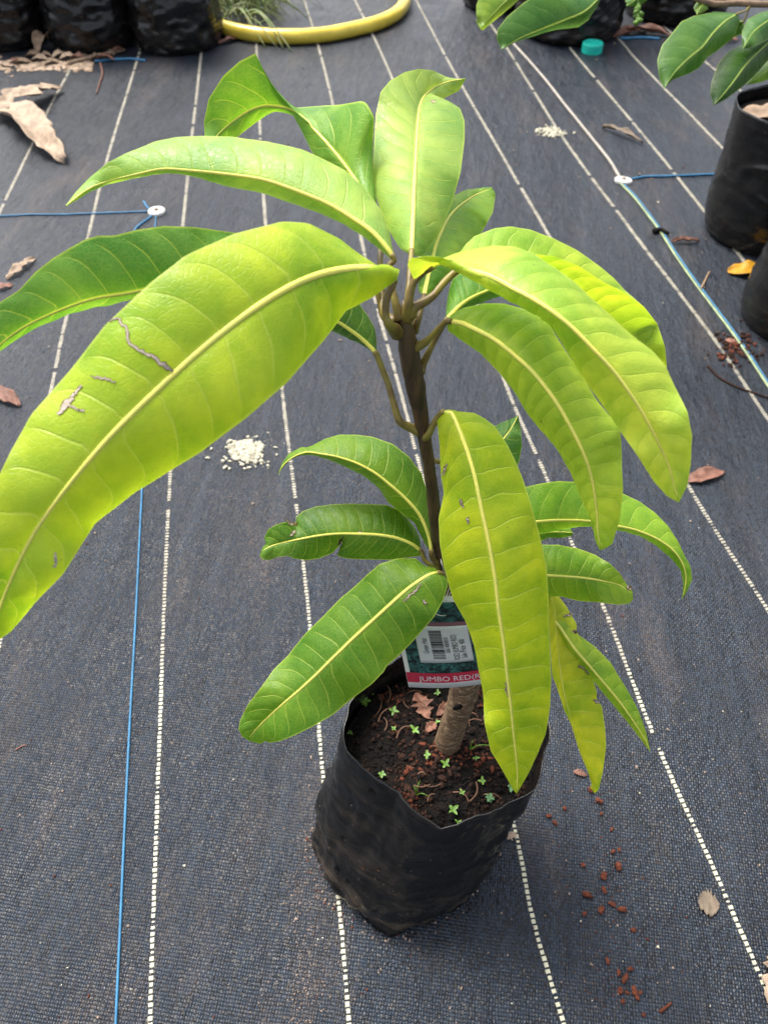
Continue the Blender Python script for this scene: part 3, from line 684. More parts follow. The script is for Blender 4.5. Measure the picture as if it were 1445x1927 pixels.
# leaf tip showing behind it
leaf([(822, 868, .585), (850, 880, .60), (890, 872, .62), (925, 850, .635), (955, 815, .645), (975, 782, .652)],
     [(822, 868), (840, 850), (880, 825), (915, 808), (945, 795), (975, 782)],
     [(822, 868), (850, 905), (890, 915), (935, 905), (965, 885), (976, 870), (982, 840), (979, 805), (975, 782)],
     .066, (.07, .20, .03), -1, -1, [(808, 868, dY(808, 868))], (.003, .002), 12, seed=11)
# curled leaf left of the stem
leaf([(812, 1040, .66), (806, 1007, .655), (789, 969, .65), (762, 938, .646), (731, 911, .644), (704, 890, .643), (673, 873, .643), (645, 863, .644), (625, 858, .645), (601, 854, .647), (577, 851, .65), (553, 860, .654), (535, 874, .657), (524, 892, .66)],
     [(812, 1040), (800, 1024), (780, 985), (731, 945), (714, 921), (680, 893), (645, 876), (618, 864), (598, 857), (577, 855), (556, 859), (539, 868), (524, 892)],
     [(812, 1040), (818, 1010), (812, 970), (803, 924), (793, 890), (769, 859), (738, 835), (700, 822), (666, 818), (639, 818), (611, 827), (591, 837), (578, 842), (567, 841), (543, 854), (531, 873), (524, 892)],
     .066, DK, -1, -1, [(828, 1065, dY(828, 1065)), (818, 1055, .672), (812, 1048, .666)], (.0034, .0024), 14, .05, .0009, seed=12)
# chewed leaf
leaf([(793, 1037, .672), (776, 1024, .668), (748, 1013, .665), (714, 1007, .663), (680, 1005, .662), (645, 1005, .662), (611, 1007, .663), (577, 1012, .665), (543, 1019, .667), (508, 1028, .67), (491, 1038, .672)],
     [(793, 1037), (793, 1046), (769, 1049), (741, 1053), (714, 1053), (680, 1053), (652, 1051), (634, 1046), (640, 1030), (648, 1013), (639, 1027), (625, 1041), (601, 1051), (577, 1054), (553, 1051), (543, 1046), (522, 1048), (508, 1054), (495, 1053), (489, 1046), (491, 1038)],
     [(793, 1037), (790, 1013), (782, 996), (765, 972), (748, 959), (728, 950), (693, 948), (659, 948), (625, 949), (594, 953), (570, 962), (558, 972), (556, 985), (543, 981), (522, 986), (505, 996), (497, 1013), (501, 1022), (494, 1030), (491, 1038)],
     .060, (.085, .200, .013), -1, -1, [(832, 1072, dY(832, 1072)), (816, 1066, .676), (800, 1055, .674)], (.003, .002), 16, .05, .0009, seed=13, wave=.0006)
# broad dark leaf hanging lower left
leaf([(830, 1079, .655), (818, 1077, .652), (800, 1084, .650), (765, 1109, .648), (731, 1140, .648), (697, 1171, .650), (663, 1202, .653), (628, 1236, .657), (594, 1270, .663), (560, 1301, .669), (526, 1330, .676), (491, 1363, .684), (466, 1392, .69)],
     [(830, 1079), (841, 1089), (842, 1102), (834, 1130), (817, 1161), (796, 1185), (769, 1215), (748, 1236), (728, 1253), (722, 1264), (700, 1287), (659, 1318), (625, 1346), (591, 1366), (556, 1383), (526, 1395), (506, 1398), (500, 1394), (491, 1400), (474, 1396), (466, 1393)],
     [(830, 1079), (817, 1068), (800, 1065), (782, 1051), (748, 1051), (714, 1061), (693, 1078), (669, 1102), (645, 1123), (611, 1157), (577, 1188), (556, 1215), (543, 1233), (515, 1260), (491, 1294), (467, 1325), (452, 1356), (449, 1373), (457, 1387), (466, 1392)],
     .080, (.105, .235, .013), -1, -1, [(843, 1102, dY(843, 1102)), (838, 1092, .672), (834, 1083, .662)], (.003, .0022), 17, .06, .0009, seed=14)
# right-hand leaves
leaf([(862, 1030, .66), (900, 1010, .645), (945, 994, .636), (990, 985, .63), (1050, 980, .628), (1111, 982, .628), (1161, 991, .629), (1192, 997, .631), (1222, 1008, .633), (1245, 1020, .636), (1268, 1038, .640), (1284, 1062, .645), (1290, 1092, .652), (1283, 1127, .66)],
     [(862, 1030), (900, 1035), (950, 1022), (1015, 1006), (1046, 1000), (1080, 992), (1115, 988), (1161, 996), (1199, 1007), (1234, 1026), (1261, 1049), (1280, 1073), (1285, 1096), (1283, 1127)],
     [(862, 1030), (880, 985), (930, 945), (990, 916), (1015, 910), (1050, 905), (1084, 907), (1126, 914), (1172, 929), (1203, 944), (1230, 964), (1257, 990), (1276, 1017), (1290, 1050), (1299, 1067), (1301, 1090), (1292, 1113), (1283, 1127)],
     .064, (.19, .36, .025), -1, -1, [(824, 1010, dY(824, 1010)), (842, 1030, .665)], (.003, .002), 17, .05, .0007, seed=15)
leaf([(870, 1040, .68), (930, 1020, .69), (1000, 1006, .70), (1050, 1001, .708), (1078, 1003, .712)],
     [(870, 1040), (930, 1050), (1000, 1026), (1030, 1013), (1060, 1012), (1076, 1008), (1078, 1003)], [(870, 1040), (920, 985), (1000, 975), (1050, 985), (1074, 996), (1078, 1003)],
     .05, MIDG, -1, -1, [(826, 1034, dY(826, 1034)), (846, 1042, .685)], nv=10, seed=16)
leaf([(880, 1085, .675), (930, 1080, .672), (980, 1080, .670), (1027, 1083, .670), (1061, 1085, .671), (1100, 1088, .674), (1138, 1094, .678), (1169, 1102, .683), (1190, 1118, .688)],
     [(880, 1085), (910, 1040), (970, 1025), (1021, 1025), (1050, 1025), (1084, 1031), (1119, 1044), (1146, 1060), (1165, 1079), (1178, 1098), (1182, 1106), (1190, 1112), (1190, 1118)],
     [(880, 1085), (920, 1120), (980, 1128), (1050, 1123), (1092, 1131), (1130, 1134), (1161, 1138), (1184, 1136), (1191, 1127), (1190, 1118)],
     .060, (.19, .33, .018), -1, -1, [(838, 1088, dY(838, 1088)), (856, 1092, .684)], nv=15, seed=17)
leaf([(905, 1075, .685), (960, 1068, .685), (1010, 1085, .69), (1040, 1130, .70), (1047, 1190, .712), (1054, 1260, .728), (1064, 1320, .744), (1078, 1370, .756), (1092, 1415, .768), (1108, 1455, .778), (1119, 1492, .79)],
     [(905, 1075), (950, 1090), (1000, 1105), (1030, 1130), (1036, 1221), (1038, 1271), (1050, 1305), (1061, 1336), (1076, 1363), (1088, 1405), (1103, 1444), (1115, 1470), (1110, 1482), (1119, 1493)],
     [(905, 1075), (960, 1050), (1005, 1065), (1030, 1094), (1046, 1113), (1065, 1140), (1070, 1150), (1084, 1175), (1083, 1190), (1096, 1213), (1103, 1248), (1106, 1262), (1115, 1275), (1123, 1305), (1122, 1318), (1132, 1328), (1138, 1371), (1140, 1405), (1134, 1451), (1126, 1486), (1119, 1493)],
     .058, (.42, .47, .02), .6, -1, [(842, 1103, dY(842, 1103)), (868, 1092, .69)], nv=17, seed=18, ribr=.0012)
leaf([(985, 1120, .70), (1040, 1165, .708), (1080, 1220, .715), (1107, 1252, .722), (1134, 1284, .73), (1165, 1321, .74), (1192, 1359, .75), (1213, 1392, .76), (1223, 1416, .768)],
     [(985, 1120), (1030, 1120), (1065, 1160), (1090, 1196), (1119, 1217), (1149, 1248), (1176, 1290), (1199, 1336), (1215, 1374), (1223, 1416)],
     [(985, 1120), (1010, 1165), (1060, 1225), (1100, 1262), (1130, 1298), (1161, 1336), (1188, 1369), (1211, 1399), (1223, 1416)],
     .05, (.29, .42, .035), -1, -1, [(845, 1110, dY(845, 1110)), (900, 1112, .70), (950, 1110, .70)], nv=14, seed=19)
# leaf running out left behind the big one
leaf([(690, 528, .50), (620, 505, .503), (540, 500, .507), (440, 513, .512), (340, 533, .517), (246, 553, .52), (179, 564, .522), (116, 585, .523), (50, 615, .523), (0, 651, .523), (-50, 700, .525)],
     [(690, 528), (640, 545), (560, 545), (440, 545), (340, 556), (246, 560), (206, 573), (179, 577), (133, 588), (66, 619), (0, 660), (-50, 702)],
     [(690, 528), (650, 480), (560, 445), (442, 438), (365, 427), (309, 425), (259, 432), (216, 443), (186, 443), (159, 451), (133, 466), (100, 486), (66, 513), (37, 546), (0, 569), (-35, 620), (-50, 698)],
     .064, (.12, .28, .04), -1, -1, [(748, 612, dY(748, 612)), (722, 596, .505), (714, 565, .502), (706, 540, .50)], (.003, .002), 15, .07, .0011, seed=20)
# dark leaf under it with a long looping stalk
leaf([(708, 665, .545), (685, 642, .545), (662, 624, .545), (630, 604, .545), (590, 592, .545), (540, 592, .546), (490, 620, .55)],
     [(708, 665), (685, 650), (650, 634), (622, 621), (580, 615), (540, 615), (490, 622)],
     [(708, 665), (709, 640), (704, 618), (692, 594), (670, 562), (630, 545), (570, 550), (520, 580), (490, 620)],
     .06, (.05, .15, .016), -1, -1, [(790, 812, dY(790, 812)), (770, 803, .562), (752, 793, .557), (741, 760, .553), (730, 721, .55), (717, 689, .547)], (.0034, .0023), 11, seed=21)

# dead tissue on the big left leaf, lying on the blade
def on_leaf(li, u, v, lift=.0006):
    o, V, W, n = LEAVES[li]
    q = V - CAM; d = q @ np.array(fwd)
    pu = CX + FPX * (q @ np.array(right)) / d; pv = CY - FPX * (q @ np.array(upv)) / d
    dd = (pu - u) ** 2 + (pv - v) ** 2
    k = np.argsort(dd)[:4]; w = 1 / (dd[k] + 1e-3); dep = (d[k] * w).sum() / w.sum()
    return P(u, v, dep - lift)
def lesion(li, pts, mat, lift=.0006, name='dead_patch'):
    """pts: (u, v, half width px) along the mark"""
    A_ = resample([p[:2] for p in pts], 26); rz_ = random.Random(int(pts[0][0]))
    A_ = A_ + np.array([(rz_.uniform(-2.4, 2.4), rz_.uniform(-2.4, 2.4)) for _ in range(27)]); ww = np.interp(np.linspace(0, 1, 27), np.linspace(0, 1, len(pts)), [p[2] for p in pts])
    T_ = np.gradient(A_, axis=0); V, F = [], []
    for i in range(27):
        t = T_[i] / (np.linalg.norm(T_[i]) + 1e-9); nn = np.array([-t[1], t[0]])
        a, b = ww[i] * (.7 + .9 * noise.noise((i * .9, li, pts[0][0]))), ww[i] * (.7 + .9 * noise.noise((i * .9, li + 9, pts[0][0])))
        for q in (nn * a, -nn * b): V.append(on_leaf(li, A_[i][0] + q[0], A_[i][1] + q[1], lift))
    F = [(2 * i, 2 * i + 1, 2 * i + 3, 2 * i + 2) for i in range(26)]
    o = mesh_obj(name, V, F, MAT[mat]); o.parent = LEAVES[li][0]
    return o
for path, k in (([(205, 604, 1), (222, 598, 3), (235, 612, 4), (242, 640, 4), (250, 652, 4), (282, 668, 5), (300, 682, 5), (318, 694, 8), (328, 702, 3)], 0),
                ([(172, 708, 1), (195, 712, 3), (220, 720, 1)], 0), ([(152, 726, 3), (140, 742, 5), (124, 762, 11), (110, 780, 4)], 0), ([(126, 762, 3), (140, 767, 2), (158, 773, 3)], 0)):
    lesion(0, [(u, v, w * .9 + 1.0) for u, v, w in path], 'lesion_dark', .0004)
    lesion(0, [(u, v, w * .70) for u, v, w in path], 'lesion', .0006)
lesion(0, [(104, 1040, 2), (106, 1056, 4), (102, 1070, 2)], 'lesion', .0007)
for li, pts in ((9, [(866, 940, 2), (870, 952, 4), (872, 956, 2)]), (9, [(878, 974, 2), (881, 984, 3)]), (9, [(832, 895, 2), (837, 880, 3), (840, 872, 2)]), (9, [(951, 1284, 1.2), (953, 1300, 2), (955, 1310, 1)]),
                (13, [(761, 1131, 2), (770, 1120, 4), (780, 1112, 4), (792, 1098, 2)]), (13, [(797, 1130, 2), (801, 1136, 4)]), (12, [(549, 1008, 3), (553, 1000, 5)]), (12, [(645, 1012, 3), (638, 1024, 3)]), (12, [(676, 1002, 4), (680, 1003, 4)]),
                (12, [(540, 978, 3), (547, 986, 5), (556, 986, 4)]), (17, [(1062, 1160, 2), (1076, 1155, 4)]), (17, [(1068, 1190, 2), (1084, 1188, 5)]), (17, [(1088, 1254, 3), (1102, 1258, 5), (1108, 1266, 4)]), (17, [(1117, 1318, 2), (1126, 1322, 4)]), (16, [(1180, 1104, 4), (1186, 1108, 5)]),
                (3, [(812, 190, 3), (826, 192, 6), (838, 190, 3)])):
    lesion(li, [(u, v, w * .8 + .4) for u, v, w in pts], 'lesion_dark', .0004)
    lesion(li, [(u, v, w * .4) for u, v, w in pts], 'lesion', .0006)

# ------------------------------------------------------------------ printed tag on the stem
def panel_mat(name, col, rough=.4): return simple(name, col, rough, .06, 60, .05, .0003)
TAGM = {'white': panel_mat('tag_white', (.62, .61, .58, 1)), 'red': panel_mat('tag_red', (.42, .022, .05, 1)), 'mauve': panel_mat('tag_mauve', (.20, .09, .11, 1)),
        'ink': panel_mat('tag_ink', (.012, .012, .014, 1)), 'sticker': panel_mat('sticker_paper', (.56, .56, .55, 1), .5), 'pink': panel_mat('tag_letter', (.66, .56, .57, 1))}
def photo_print():
    m, nt, b = nodes('tag_print'); p = objco(nt)
    n1 = noise_(nt, p, 110, 5, .65, 1.5); n2 = noise_(nt, p, 40, 3)
    c = mix(nt, sstep(nt, n1, .42, .62), (.006, .012, .012, 1), (.035, .14, .12, 1))
    c = mix(nt, sstep(nt, noise_(nt, p, 190, 4, .6, 2.0), .60, .70), c, (.12, .30, .26, 1))
    c = mix(nt, sstep(nt, n2, .5, .7, 0, .6), c, (.01, .012, .012, 1))
    nt.links.new(c, b.inputs['Base Color']); b.inputs['Roughness'].default_value = .35
    return m
TAGM['print'] = photo_print()
TB = [P(769, 1293, .772), P(921, 1285, .766), P(889, 1119, .690), P(730, 1113, .694)]     # bl br tr tl
tw = (np.linalg.norm(TB[1] - TB[0]) + np.linalg.norm(TB[2] - TB[3])) / 2; thh = (np.linalg.norm(TB[3] - TB[0]) + np.linalg.norm(TB[2] - TB[1])) / 2
tn = np.cross(TB[1] - TB[0], TB[3] - TB[0]); tn /= np.linalg.norm(tn)
def tp(x, y, z=0.0):               # x, y in 0..1 over the tag face, slightly curved sheet
    b = TB[0] * (1 - x) * (1 - y) + TB[1] * x * (1 - y) + TB[2] * x * y + TB[3] * (1 - x) * y
    return b + tn * (z + .0035 * math.sin(math.pi * x) - .0015 * math.sin(math.pi * y * 1.3))
def patch(name, x0, y0, x1, y1, z, mat, parent, th=None, nx_=12, ny_=12):
    V, F = [], []
    for j in range(ny_ + 1):
        for i in range(nx_ + 1): V.append(tp(x0 + (x1 - x0) * i / nx_, y0 + (y1 - y0) * j / ny_, z))
    w = nx_ + 1
    F = [(j * w + i, j * w + i + 1, (j + 1) * w + i + 1, (j + 1) * w + i) for j in range(ny_) for i in range(nx_)]
    o = mesh_obj(name, V, F, mat)
    if th: md = o.modifiers.new('t', 'SOLIDIFY'); md.thickness = th; md.offset = -1
    if parent: adopt(o, parent)
    return o
tag_e = empty('plant_tag', tuple(TB[0]))
tag(tag_e, 'printed plant tag with red banner and white barcode sticker hanging on the stem', 'plant tag')
patch('card', 0, 0, 1, 1, 0, TAGM['white'], tag_e, .0006)
patch('picture', .055, .165, .945, .945, .0003, TAGM['print'], tag_e)
patch('banner', .004, .062, .996, .168, .0006, TAGM['red'], tag_e)
patch('title_band', .30, .685, .97, .735, .0006, TAGM['mauve'], tag_e)
stk = patch('sticker', .215, .285, .865, .69, .0007, TAGM['sticker'], tag_e, .0002)
def lettering(text, x, y, size, ang, mat, parent, z, xs=1.0, name='lettering'):
    cu = bpy.data.curves.new('t', 'FONT'); cu.body = text; cu.size = 1.0; cu.align_x = 'LEFT'; cu.resolution_u = 3
    ob = bpy.data.objects.new('t', cu); scene.collection.objects.link(ob)
    dg = bpy.context.evaluated_depsgraph_get(); me = bpy.data.meshes.new_from_object(ob.evaluated_get(dg))
    vs = [tuple(v.co) for v in me.vertices]; fs = [tuple(p.vertices) for p in me.polygons]
    bpy.data.objects.remove(ob); bpy.data.curves.remove(cu); bpy.data.meshes.remove(me)
    out = []
    for a, b, _ in vs:
        a, b = a * size * xs, b * size
        a, b = a * math.cos(ang) - b * math.sin(ang), a * math.sin(ang) + b * math.cos(ang)
        out.append(tp(x + a / tw, y + b / thh, z))
    o = mesh_obj(name, out, fs, mat, None, False); adopt(o, parent)
    return o
lettering('JUMBO RED(R2E2)', .155, .083, .0095, 0, TAGM['pink'], tag_e, .0009, 1.0)
q90 = math.pi / 2
lettering('Green Hut', .345, .39, .0078, q90, TAGM['ink'], tag_e, .0010, .62)
lettering('30614004810', .605, .395, .0066, q90, TAGM['ink'], tag_e, .0010, .62)
lettering('R2E2 (JUMBO RED)', .705, .315, .0078, q90, TAGM['ink'], tag_e, .0010, .56)
lettering('Sale Price  400', .795, .325, .0080, q90, TAGM['ink'], tag_e, .0010, .58)
bk = Acc(); yb = .33; br = random.Random(5)
while yb < .64:
    h_ = br.choice([.0045, .0045, .008, .012]); V = [tp(.385, yb, .0010), tp(.535, yb, .0010), tp(.535, yb + h_, .0010), tp(.385, yb + h_, .0010)]
    bk.add(V, [(0, 1, 2, 3)]); yb += h_ + br.choice([.004, .005, .009])
adopt(bk.build('barcode', TAGM['ink'], None, False), tag_e)
sw = [tp(.60 + .10 * math.cos(a), .86 + .05 * math.sin(a), .0009) for a in np.linspace(3.3, 5.2, 9)]
adopt(mesh_obj('printed_curl', *tube_data(sw, [.0001, .0003, .0005, .0006, .0006, .0005, .0004, .0003, .0001], 5), TAGM['white']), tag_e)
ties = [tp(.66, .965, .001), P(846, 1100, .70), P(838, 1082, .678), P(831, 1060, .655), P(829, 1052, .665)]
adopt(tube('tie_string', ties, .0005, MAT['white'], None, 5, 20), tag_e)
adopt(tube('tie_string', [tp(.68, .965, .001), P(851, 1105, .705), P(847, 1085, .70), P(842, 1062, .685)], .0005, MAT['white'], None, 5, 20), tag_e)

# ------------------------------------------------------------------ seedlings and litter on the soil
def leaflet(c, az, ln, wd, tilt, V, F):
    o = len(V); ca, sa_ = math.cos(az), math.sin(az)
    for i in range(6):
        s = i / 5; w = wd * math.sin(math.pi * min(.97, s * .9 + .08)) ** .7
        z = tilt * ln * s - .25 * ln * s * s
        for q in (-1, 0, 1): V.append((c[0] + ca * ln * s - sa_ * w * q, c[1] + sa_ * ln * s + ca * w * q, c[2] + z + abs(q) * w * .25))
    for i in range(5):
        for q in range(2): F.append((o + i * 3 + q, o + i * 3 + q + 1, o + i * 3 + q + 4, o + i * 3 + q + 3))
def seedling(u, v, size, nl, mat, label, seed, grp='tiny weeds sprouting in the bag'):
    rg = random.Random(seed); p = G(u, v, SOILZ + .008); z0 = soil_z(p[0], p[1]); size *= rg.uniform(.62, .82); h_ = size * rg.uniform(.7, 1.5)
    e = empty('weed_seedling', (p[0], p[1], z0)); tag(e, label, 'seedling', grp)
    a0 = rg.uniform(0, 6.28)
    tube('stem', [(0, 0, -.002), (rg.uniform(-.001, .001), 0, h_ * .5), (0, 0, h_)], size * .07, MAT[mat], e, 5, 6)
    for k in range(nl):
        V, F = [], []; leaflet((0, 0, h_ * (.95 if k < 4 else .55)), a0 + k * 6.283 / min(nl, 4) + rg.uniform(-.25, .25) + (.7 if k >= 4 else 0), size * rg.uniform(.55, 1.15), size * rg.uniform(.20, .30), rg.uniform(.2, .6), V, F)
        mesh_obj('leaf', V, F, MAT[mat], e)
WL = [(689, 1322, .0115, 6, 'largest bright seedling, near the left rim below the dark hanging leaf'), (700, 1300, .0085, 3, 'spindly seedling against the inner bag wall under the dark leaf'),
      (740, 1336, .0085, 5, 'seedling left of the brown dry leaf on the soil'), (741, 1368, .0050, 4, 'very small seedling between the dry leaf and the bag wall'),
      (780, 1376, .0095, 4, 'pale seedling with a loose root, below the brown dry leaf'), (659, 1375, .0058, 5, 'tiny star-shaped seedling touching the bag wall'),
      (823, 1302, .0080, 4, 'dim seedling right under the hanging printed tag'), (822, 1360, .0080, 3, 'seedling squeezed between the dry leaf and the trunk'),
      (803, 1425, .0080, 5, 'round-leaved seedling in front of the foot of the trunk'), (838, 1440, .0085, 5, 'bright seedling just below the foot of the trunk'),
      (719, 1455, .0085, 5, 'seedling by the front left rim of the bag'), (896, 1425, .0065, 4, 'small seedling beside the hanging leaf, behind the thin grass blade'),
      (908, 1467, .0085, 4, 'upright seedling near the tip of the hanging leaf'), (870, 1490, .0065, 4, 'small pale seedling midway between trunk and front corner'),
      (852, 1525, .0090, 4, 'lanky seedling in the front corner of the bag'), (862, 1545, .0065, 3, 'little seedling lowest in the front corner of the bag')]
for i, (u, v, s, n_, lb) in enumerate(WL): seedling(u, v, s, n_, 'weed', lb, 60 + i)
seedling(922, 1497, .0125, 5, 'weed_blue', 'blue-green seedling with oval leaves near the right rim', 90); seedling(962, 1478, .0105, 5, 'weed_blue', 'blue-green seedling half under the tip of the hanging leaf', 91)
def blades(u, v, spec, label, seed):
    p = G(u, v, SOILZ + .004); e = empty('grass_sprout', (p[0], p[1], soil_z(p[0], p[1]))); tag(e, label, 'grass')
    for az, ln, h_ in spec:
        pts = [(0, 0, -.001), (math.cos(az) * ln * .4, math.sin(az) * ln * .4, h_), (math.cos(az) * ln, math.sin(az) * ln, h_ * .7)]
        V, F = tube_data(cr_spline(pts, 10), np.linspace(.0010, .0003, 11), 5); mesh_obj('blade', V, F, MAT['weed'], e)
blades(783, 1495, [(1.2, .014, .016), (2.0, .008, .012), (-.3, .016, .010)], 'grass sprout of three blades behind the front left rim', 1)
blades(884, 1410, [(0.05, .026, .010), (1.0, .008, .014)], 'thin grass sprout reaching from the trunk towards the hanging leaf', 2)

def dry_leaf(name, base, tip, wd, mat, label=None, cat='dry leaf', group=None, z0=None, curl=.25, jag=.15, seed=0, arch=.1, parent=None, zf=gz, keep=None):
    rg = random.Random(seed); b, t = np.array(base[:2]), np.array(tip[:2]); ln = np.linalg.norm(t - b); d = (t - b) / ln; n_ = np.array([-d[1], d[0]])
    V, F = [], []; nu, nw = 22, 8; o_ = rg.uniform(0, 60)
    for i in range(nu + 1):
        s = i / nu; w0 = wd * .5 * (math.sin(math.pi * min(1, s * .92 + .06)) ** .75)
        for j in range(nw + 1):
            q = j / nw * 2 - 1
            w = w0 * (1 + jag * 1.6 * noise.noise((s * 9 + o_, 1 if q > 0 else 5, 0)) + jag * noise.noise((s * 24 + o_, 2 if q > 0 else 6, 0)))
            a = q * curl * 2.2
            x = w * math.sin(a) / (curl * 2.2) if curl > .02 else w * q
            hh = (w0 * (1 - math.cos(a)) / max(.3, curl * 2.2)) + arch * ln * math.sin(math.pi * s) * .5 + .006 * ln / .1 * (noise.noise((s * 5 + o_, q * 1.5, 3)) + .4)
            c = b + d * ln * s + n_ * (x + wd * .15 * noise.noise((s * 2 + o_, 0, 9)))
            V.append((c[0], c[1], hh))
    zmin = min(v[2] for v in V)
    V = [(x, y, z - zmin + zf(x, y) + .0012) for x, y, z in V]
    m = nw + 1
    F = [(i * m + j, i * m + j + 1, (i + 1) * m + j + 1, (i + 1) * m + j) for i in range(nu) for j in range(nw)]
    o = mesh_obj(name, V, F, MAT[mat], parent)
    md = o.modifiers.new('t', 'SOLIDIFY'); md.thickness = .0007
    if label: tag(o, label, cat, group)
    return o
zs = lambda x, y: soil_z(x, y) + .001
s1, s2, s3, s4 = G(786, 1300, .225), G(806, 1352, .225), G(802, 1378, .225), G(820, 1358, .225)
dry_leaf('dry_leaf', s1, s2, .021, 'dry_brown', 'torn brown dry leaf lying on the soil beside the trunk', zf=zs, seed=3, jag=.5)
dry_leaf('dry_leaf', s3, s4, .014, 'dry_brown', 'small folded reddish dry leaf touching the torn one on the soil', zf=zs, seed=4, jag=.3, curl=.4)
dry_leaf('dry_leaf', G(846, 1312, .228), G(824, 1345, .228), .014, 'dry_brown', 'dark red dry leaf leaning against the left of the trunk on the soil', zf=zs, seed=5, jag=.3, curl=.45)

# ------------------------------------------------------------------ cords, pegs, hose
def ground_path(px, r, n=120):
    pts = cr_spline([G(u, v) for u, v in px], n)
    return [np.array([p[0], p[1], gz(p[0], p[1]) + r * .9]) for p in pts]
def cord(px, r, mat, label, name='cord', n=160):
    V, F = tube_data(ground_path(px, r, n), r, 8); return tag(mesh_obj(name, V, F, MAT[mat]), label, 'cord')
cord([(295, 402), (292, 440), (288, 520), (282, 640), (276, 770), (268, 925), (258, 1130), (247, 1330), (237, 1530), (228, 1730), (219, 1927), (214, 2050)], .0018, 'blue', 'blue cord running from the round white peg along the mat')
cord([(-60, 411), (0, 408), (100, 405), (200, 402), (290, 399)], .0024, 'blue', 'blue cord crossing the marker lines to the round white peg')
cord([(290, 404), (281, 412), (268, 421), (256, 432), (250, 445)], .0026, 'blue', 'short loose blue cord end beside the round white peg', n=40)
cord([(285, 398), (277, 390), (272, 381)], .0030, 'blue', 'tiny blue cord stub sticking out above the round white peg', n=20)
cord([(180, 117), (215, 114), (250, 113), (275, 116)], .0045, 'blue', 'blue cord passing in front of the three black bags', n=40)
cord([(1172, 341), (1190, 338), (1215, 334), (1260, 333), (1310, 331), (1365, 329)], .0034, 'blue', 'blue cord from the oval white peg to the narrow black bag')
cord([(1165, 74), (1200, 73), (1240, 75)], .005, 'blue', 'blue cord in front of the brown leaf litter', n=30)
cord([(945, 60), (965, 84), (1015, 140), (1064, 202), (1113, 263), (1146, 305), (1161, 330), (1169, 343)], .0048, 'white_cord', 'thick dusty white tube leading to the oval white peg', 'tube')
cord([(1170, 345), (1195, 370), (1220, 402), (1242, 432), (1275, 482), (1310, 532), (1340, 572), (1385, 632), (1445, 722), (1490, 790)], .0021, 'blue', 'blue cord running diagonally on from the oval white peg')
cord([(1167, 347), (1192, 373), (1217, 405), (1240, 436), (1272, 486), (1307, 536), (1337, 576), (1382, 636), (1442, 726), (1487, 794)], .0030, 'green_cord', 'pale green cord lying against the diagonal blue cord')
def peg(u, v, rx, ry, label, ang=0):
    p = G(u, v); V, F = [], []; seg = 28; prof = [(1.0, .0), (1.0, .006), (.9, .0085), (.35, .0095), (.3, .007), (.0, .007)]
    for r_, z in prof:
        for i in range(seg):
            a = 2 * math.pi * i / seg; x, y = rx * r_ * math.cos(a), ry * r_ * math.sin(a)
            V.append((p[0] + x * math.cos(ang) - y * math.sin(ang), p[1] + x * math.sin(ang) + y * math.cos(ang), p[2] + z))
    for j in range(len(prof) - 1):
        for i in range(seg): F.append((j * seg + i, j * seg + (i + 1) % seg, (j + 1) * seg + (i + 1) % seg, (j + 1) * seg + i))
    e = empty('ground_peg', (p[0], p[1], p[2])); tag(e, label, 'peg')
    adopt(mesh_obj('washer', V, F, MAT['white']), e)
    hv, hf = tube_data([(p[0], p[1], p[2] + .005), (p[0], p[1], p[2] + .0125)], rx * .22, 10); adopt(mesh_obj('nail_head', hv, hf, MAT['grit']), e)
peg(296, 400, .025, .025, 'round white plastic peg holding the blue cords'); peg(1172, 342, .027, .020, 'oval white plastic peg at the end of the thick white tube', -.5)

HR = .028
hp = [(398, -60), (392, -10), (398, 28), (415, 48), (450, 60), (500, 67), (555, 69), (610, 65), (665, 55), (715, 41), (748, 22), (762, 0), (758, -25), (735, -50), (690, -70)]
hpts = [np.array([*G(u, v, HR)[:2], HR + gz(*G(u, v, HR)[:2])]) for u, v in hp]
V, F = tube_data(cr_spline(hpts, 140), HR, 18); hose = tag(mesh_obj('garden_hose', V, F, MAT['hose']), 'thick yellow hose curving in a loop on the mat', 'hose')

gc = Acc(); gr = random.Random(8)
for k in range(420):
    u, v = gr.gauss(455, 36), gr.gauss(14, 20); b = G(u, v); a = gr.uniform(0, 6.28); ln = gr.uniform(.05, .19)
    if gr.random() < .12: a = gr.uniform(-1.1, -.1); ln *= 1.5
    pts = [(b[0] + math.cos(a) * ln * s, b[1] + math.sin(a) * ln * s, .004 + gr.uniform(.01, .12) * math.sin(math.pi * (s * .8 + .2)) + .02) for s in (0, .33, .66, 1)]
    gc.add(*tube_data(cr_spline(pts, 7), np.linspace(.0026, .0009, 8), 4))
for (u0, v0, u1, v1) in ((430, 40, 500, 92), (455, 42, 550, 100), (470, 25, 580, 38), (445, 45, 485, 85), (465, 50, 535, 96)):
    a, b = G(u0, v0), G(u1, v1)
    pts = [a + np.array([0, 0, .03]), a * .6 + b * .4 + np.array([0, 0, .085]), b * .75 + a * .25 + np.array([0, 0, .05]), b + np.array([0, 0, .006])]
    gc.add(*tube_data(cr_spline(pts, 14), np.linspace(.006, .002, 15), 5))
tag(gc.build('pulled_grass', MAT['grass']), 'heap of pulled grass lying inside the loop of the yellow hose', None, None, 'stuff')

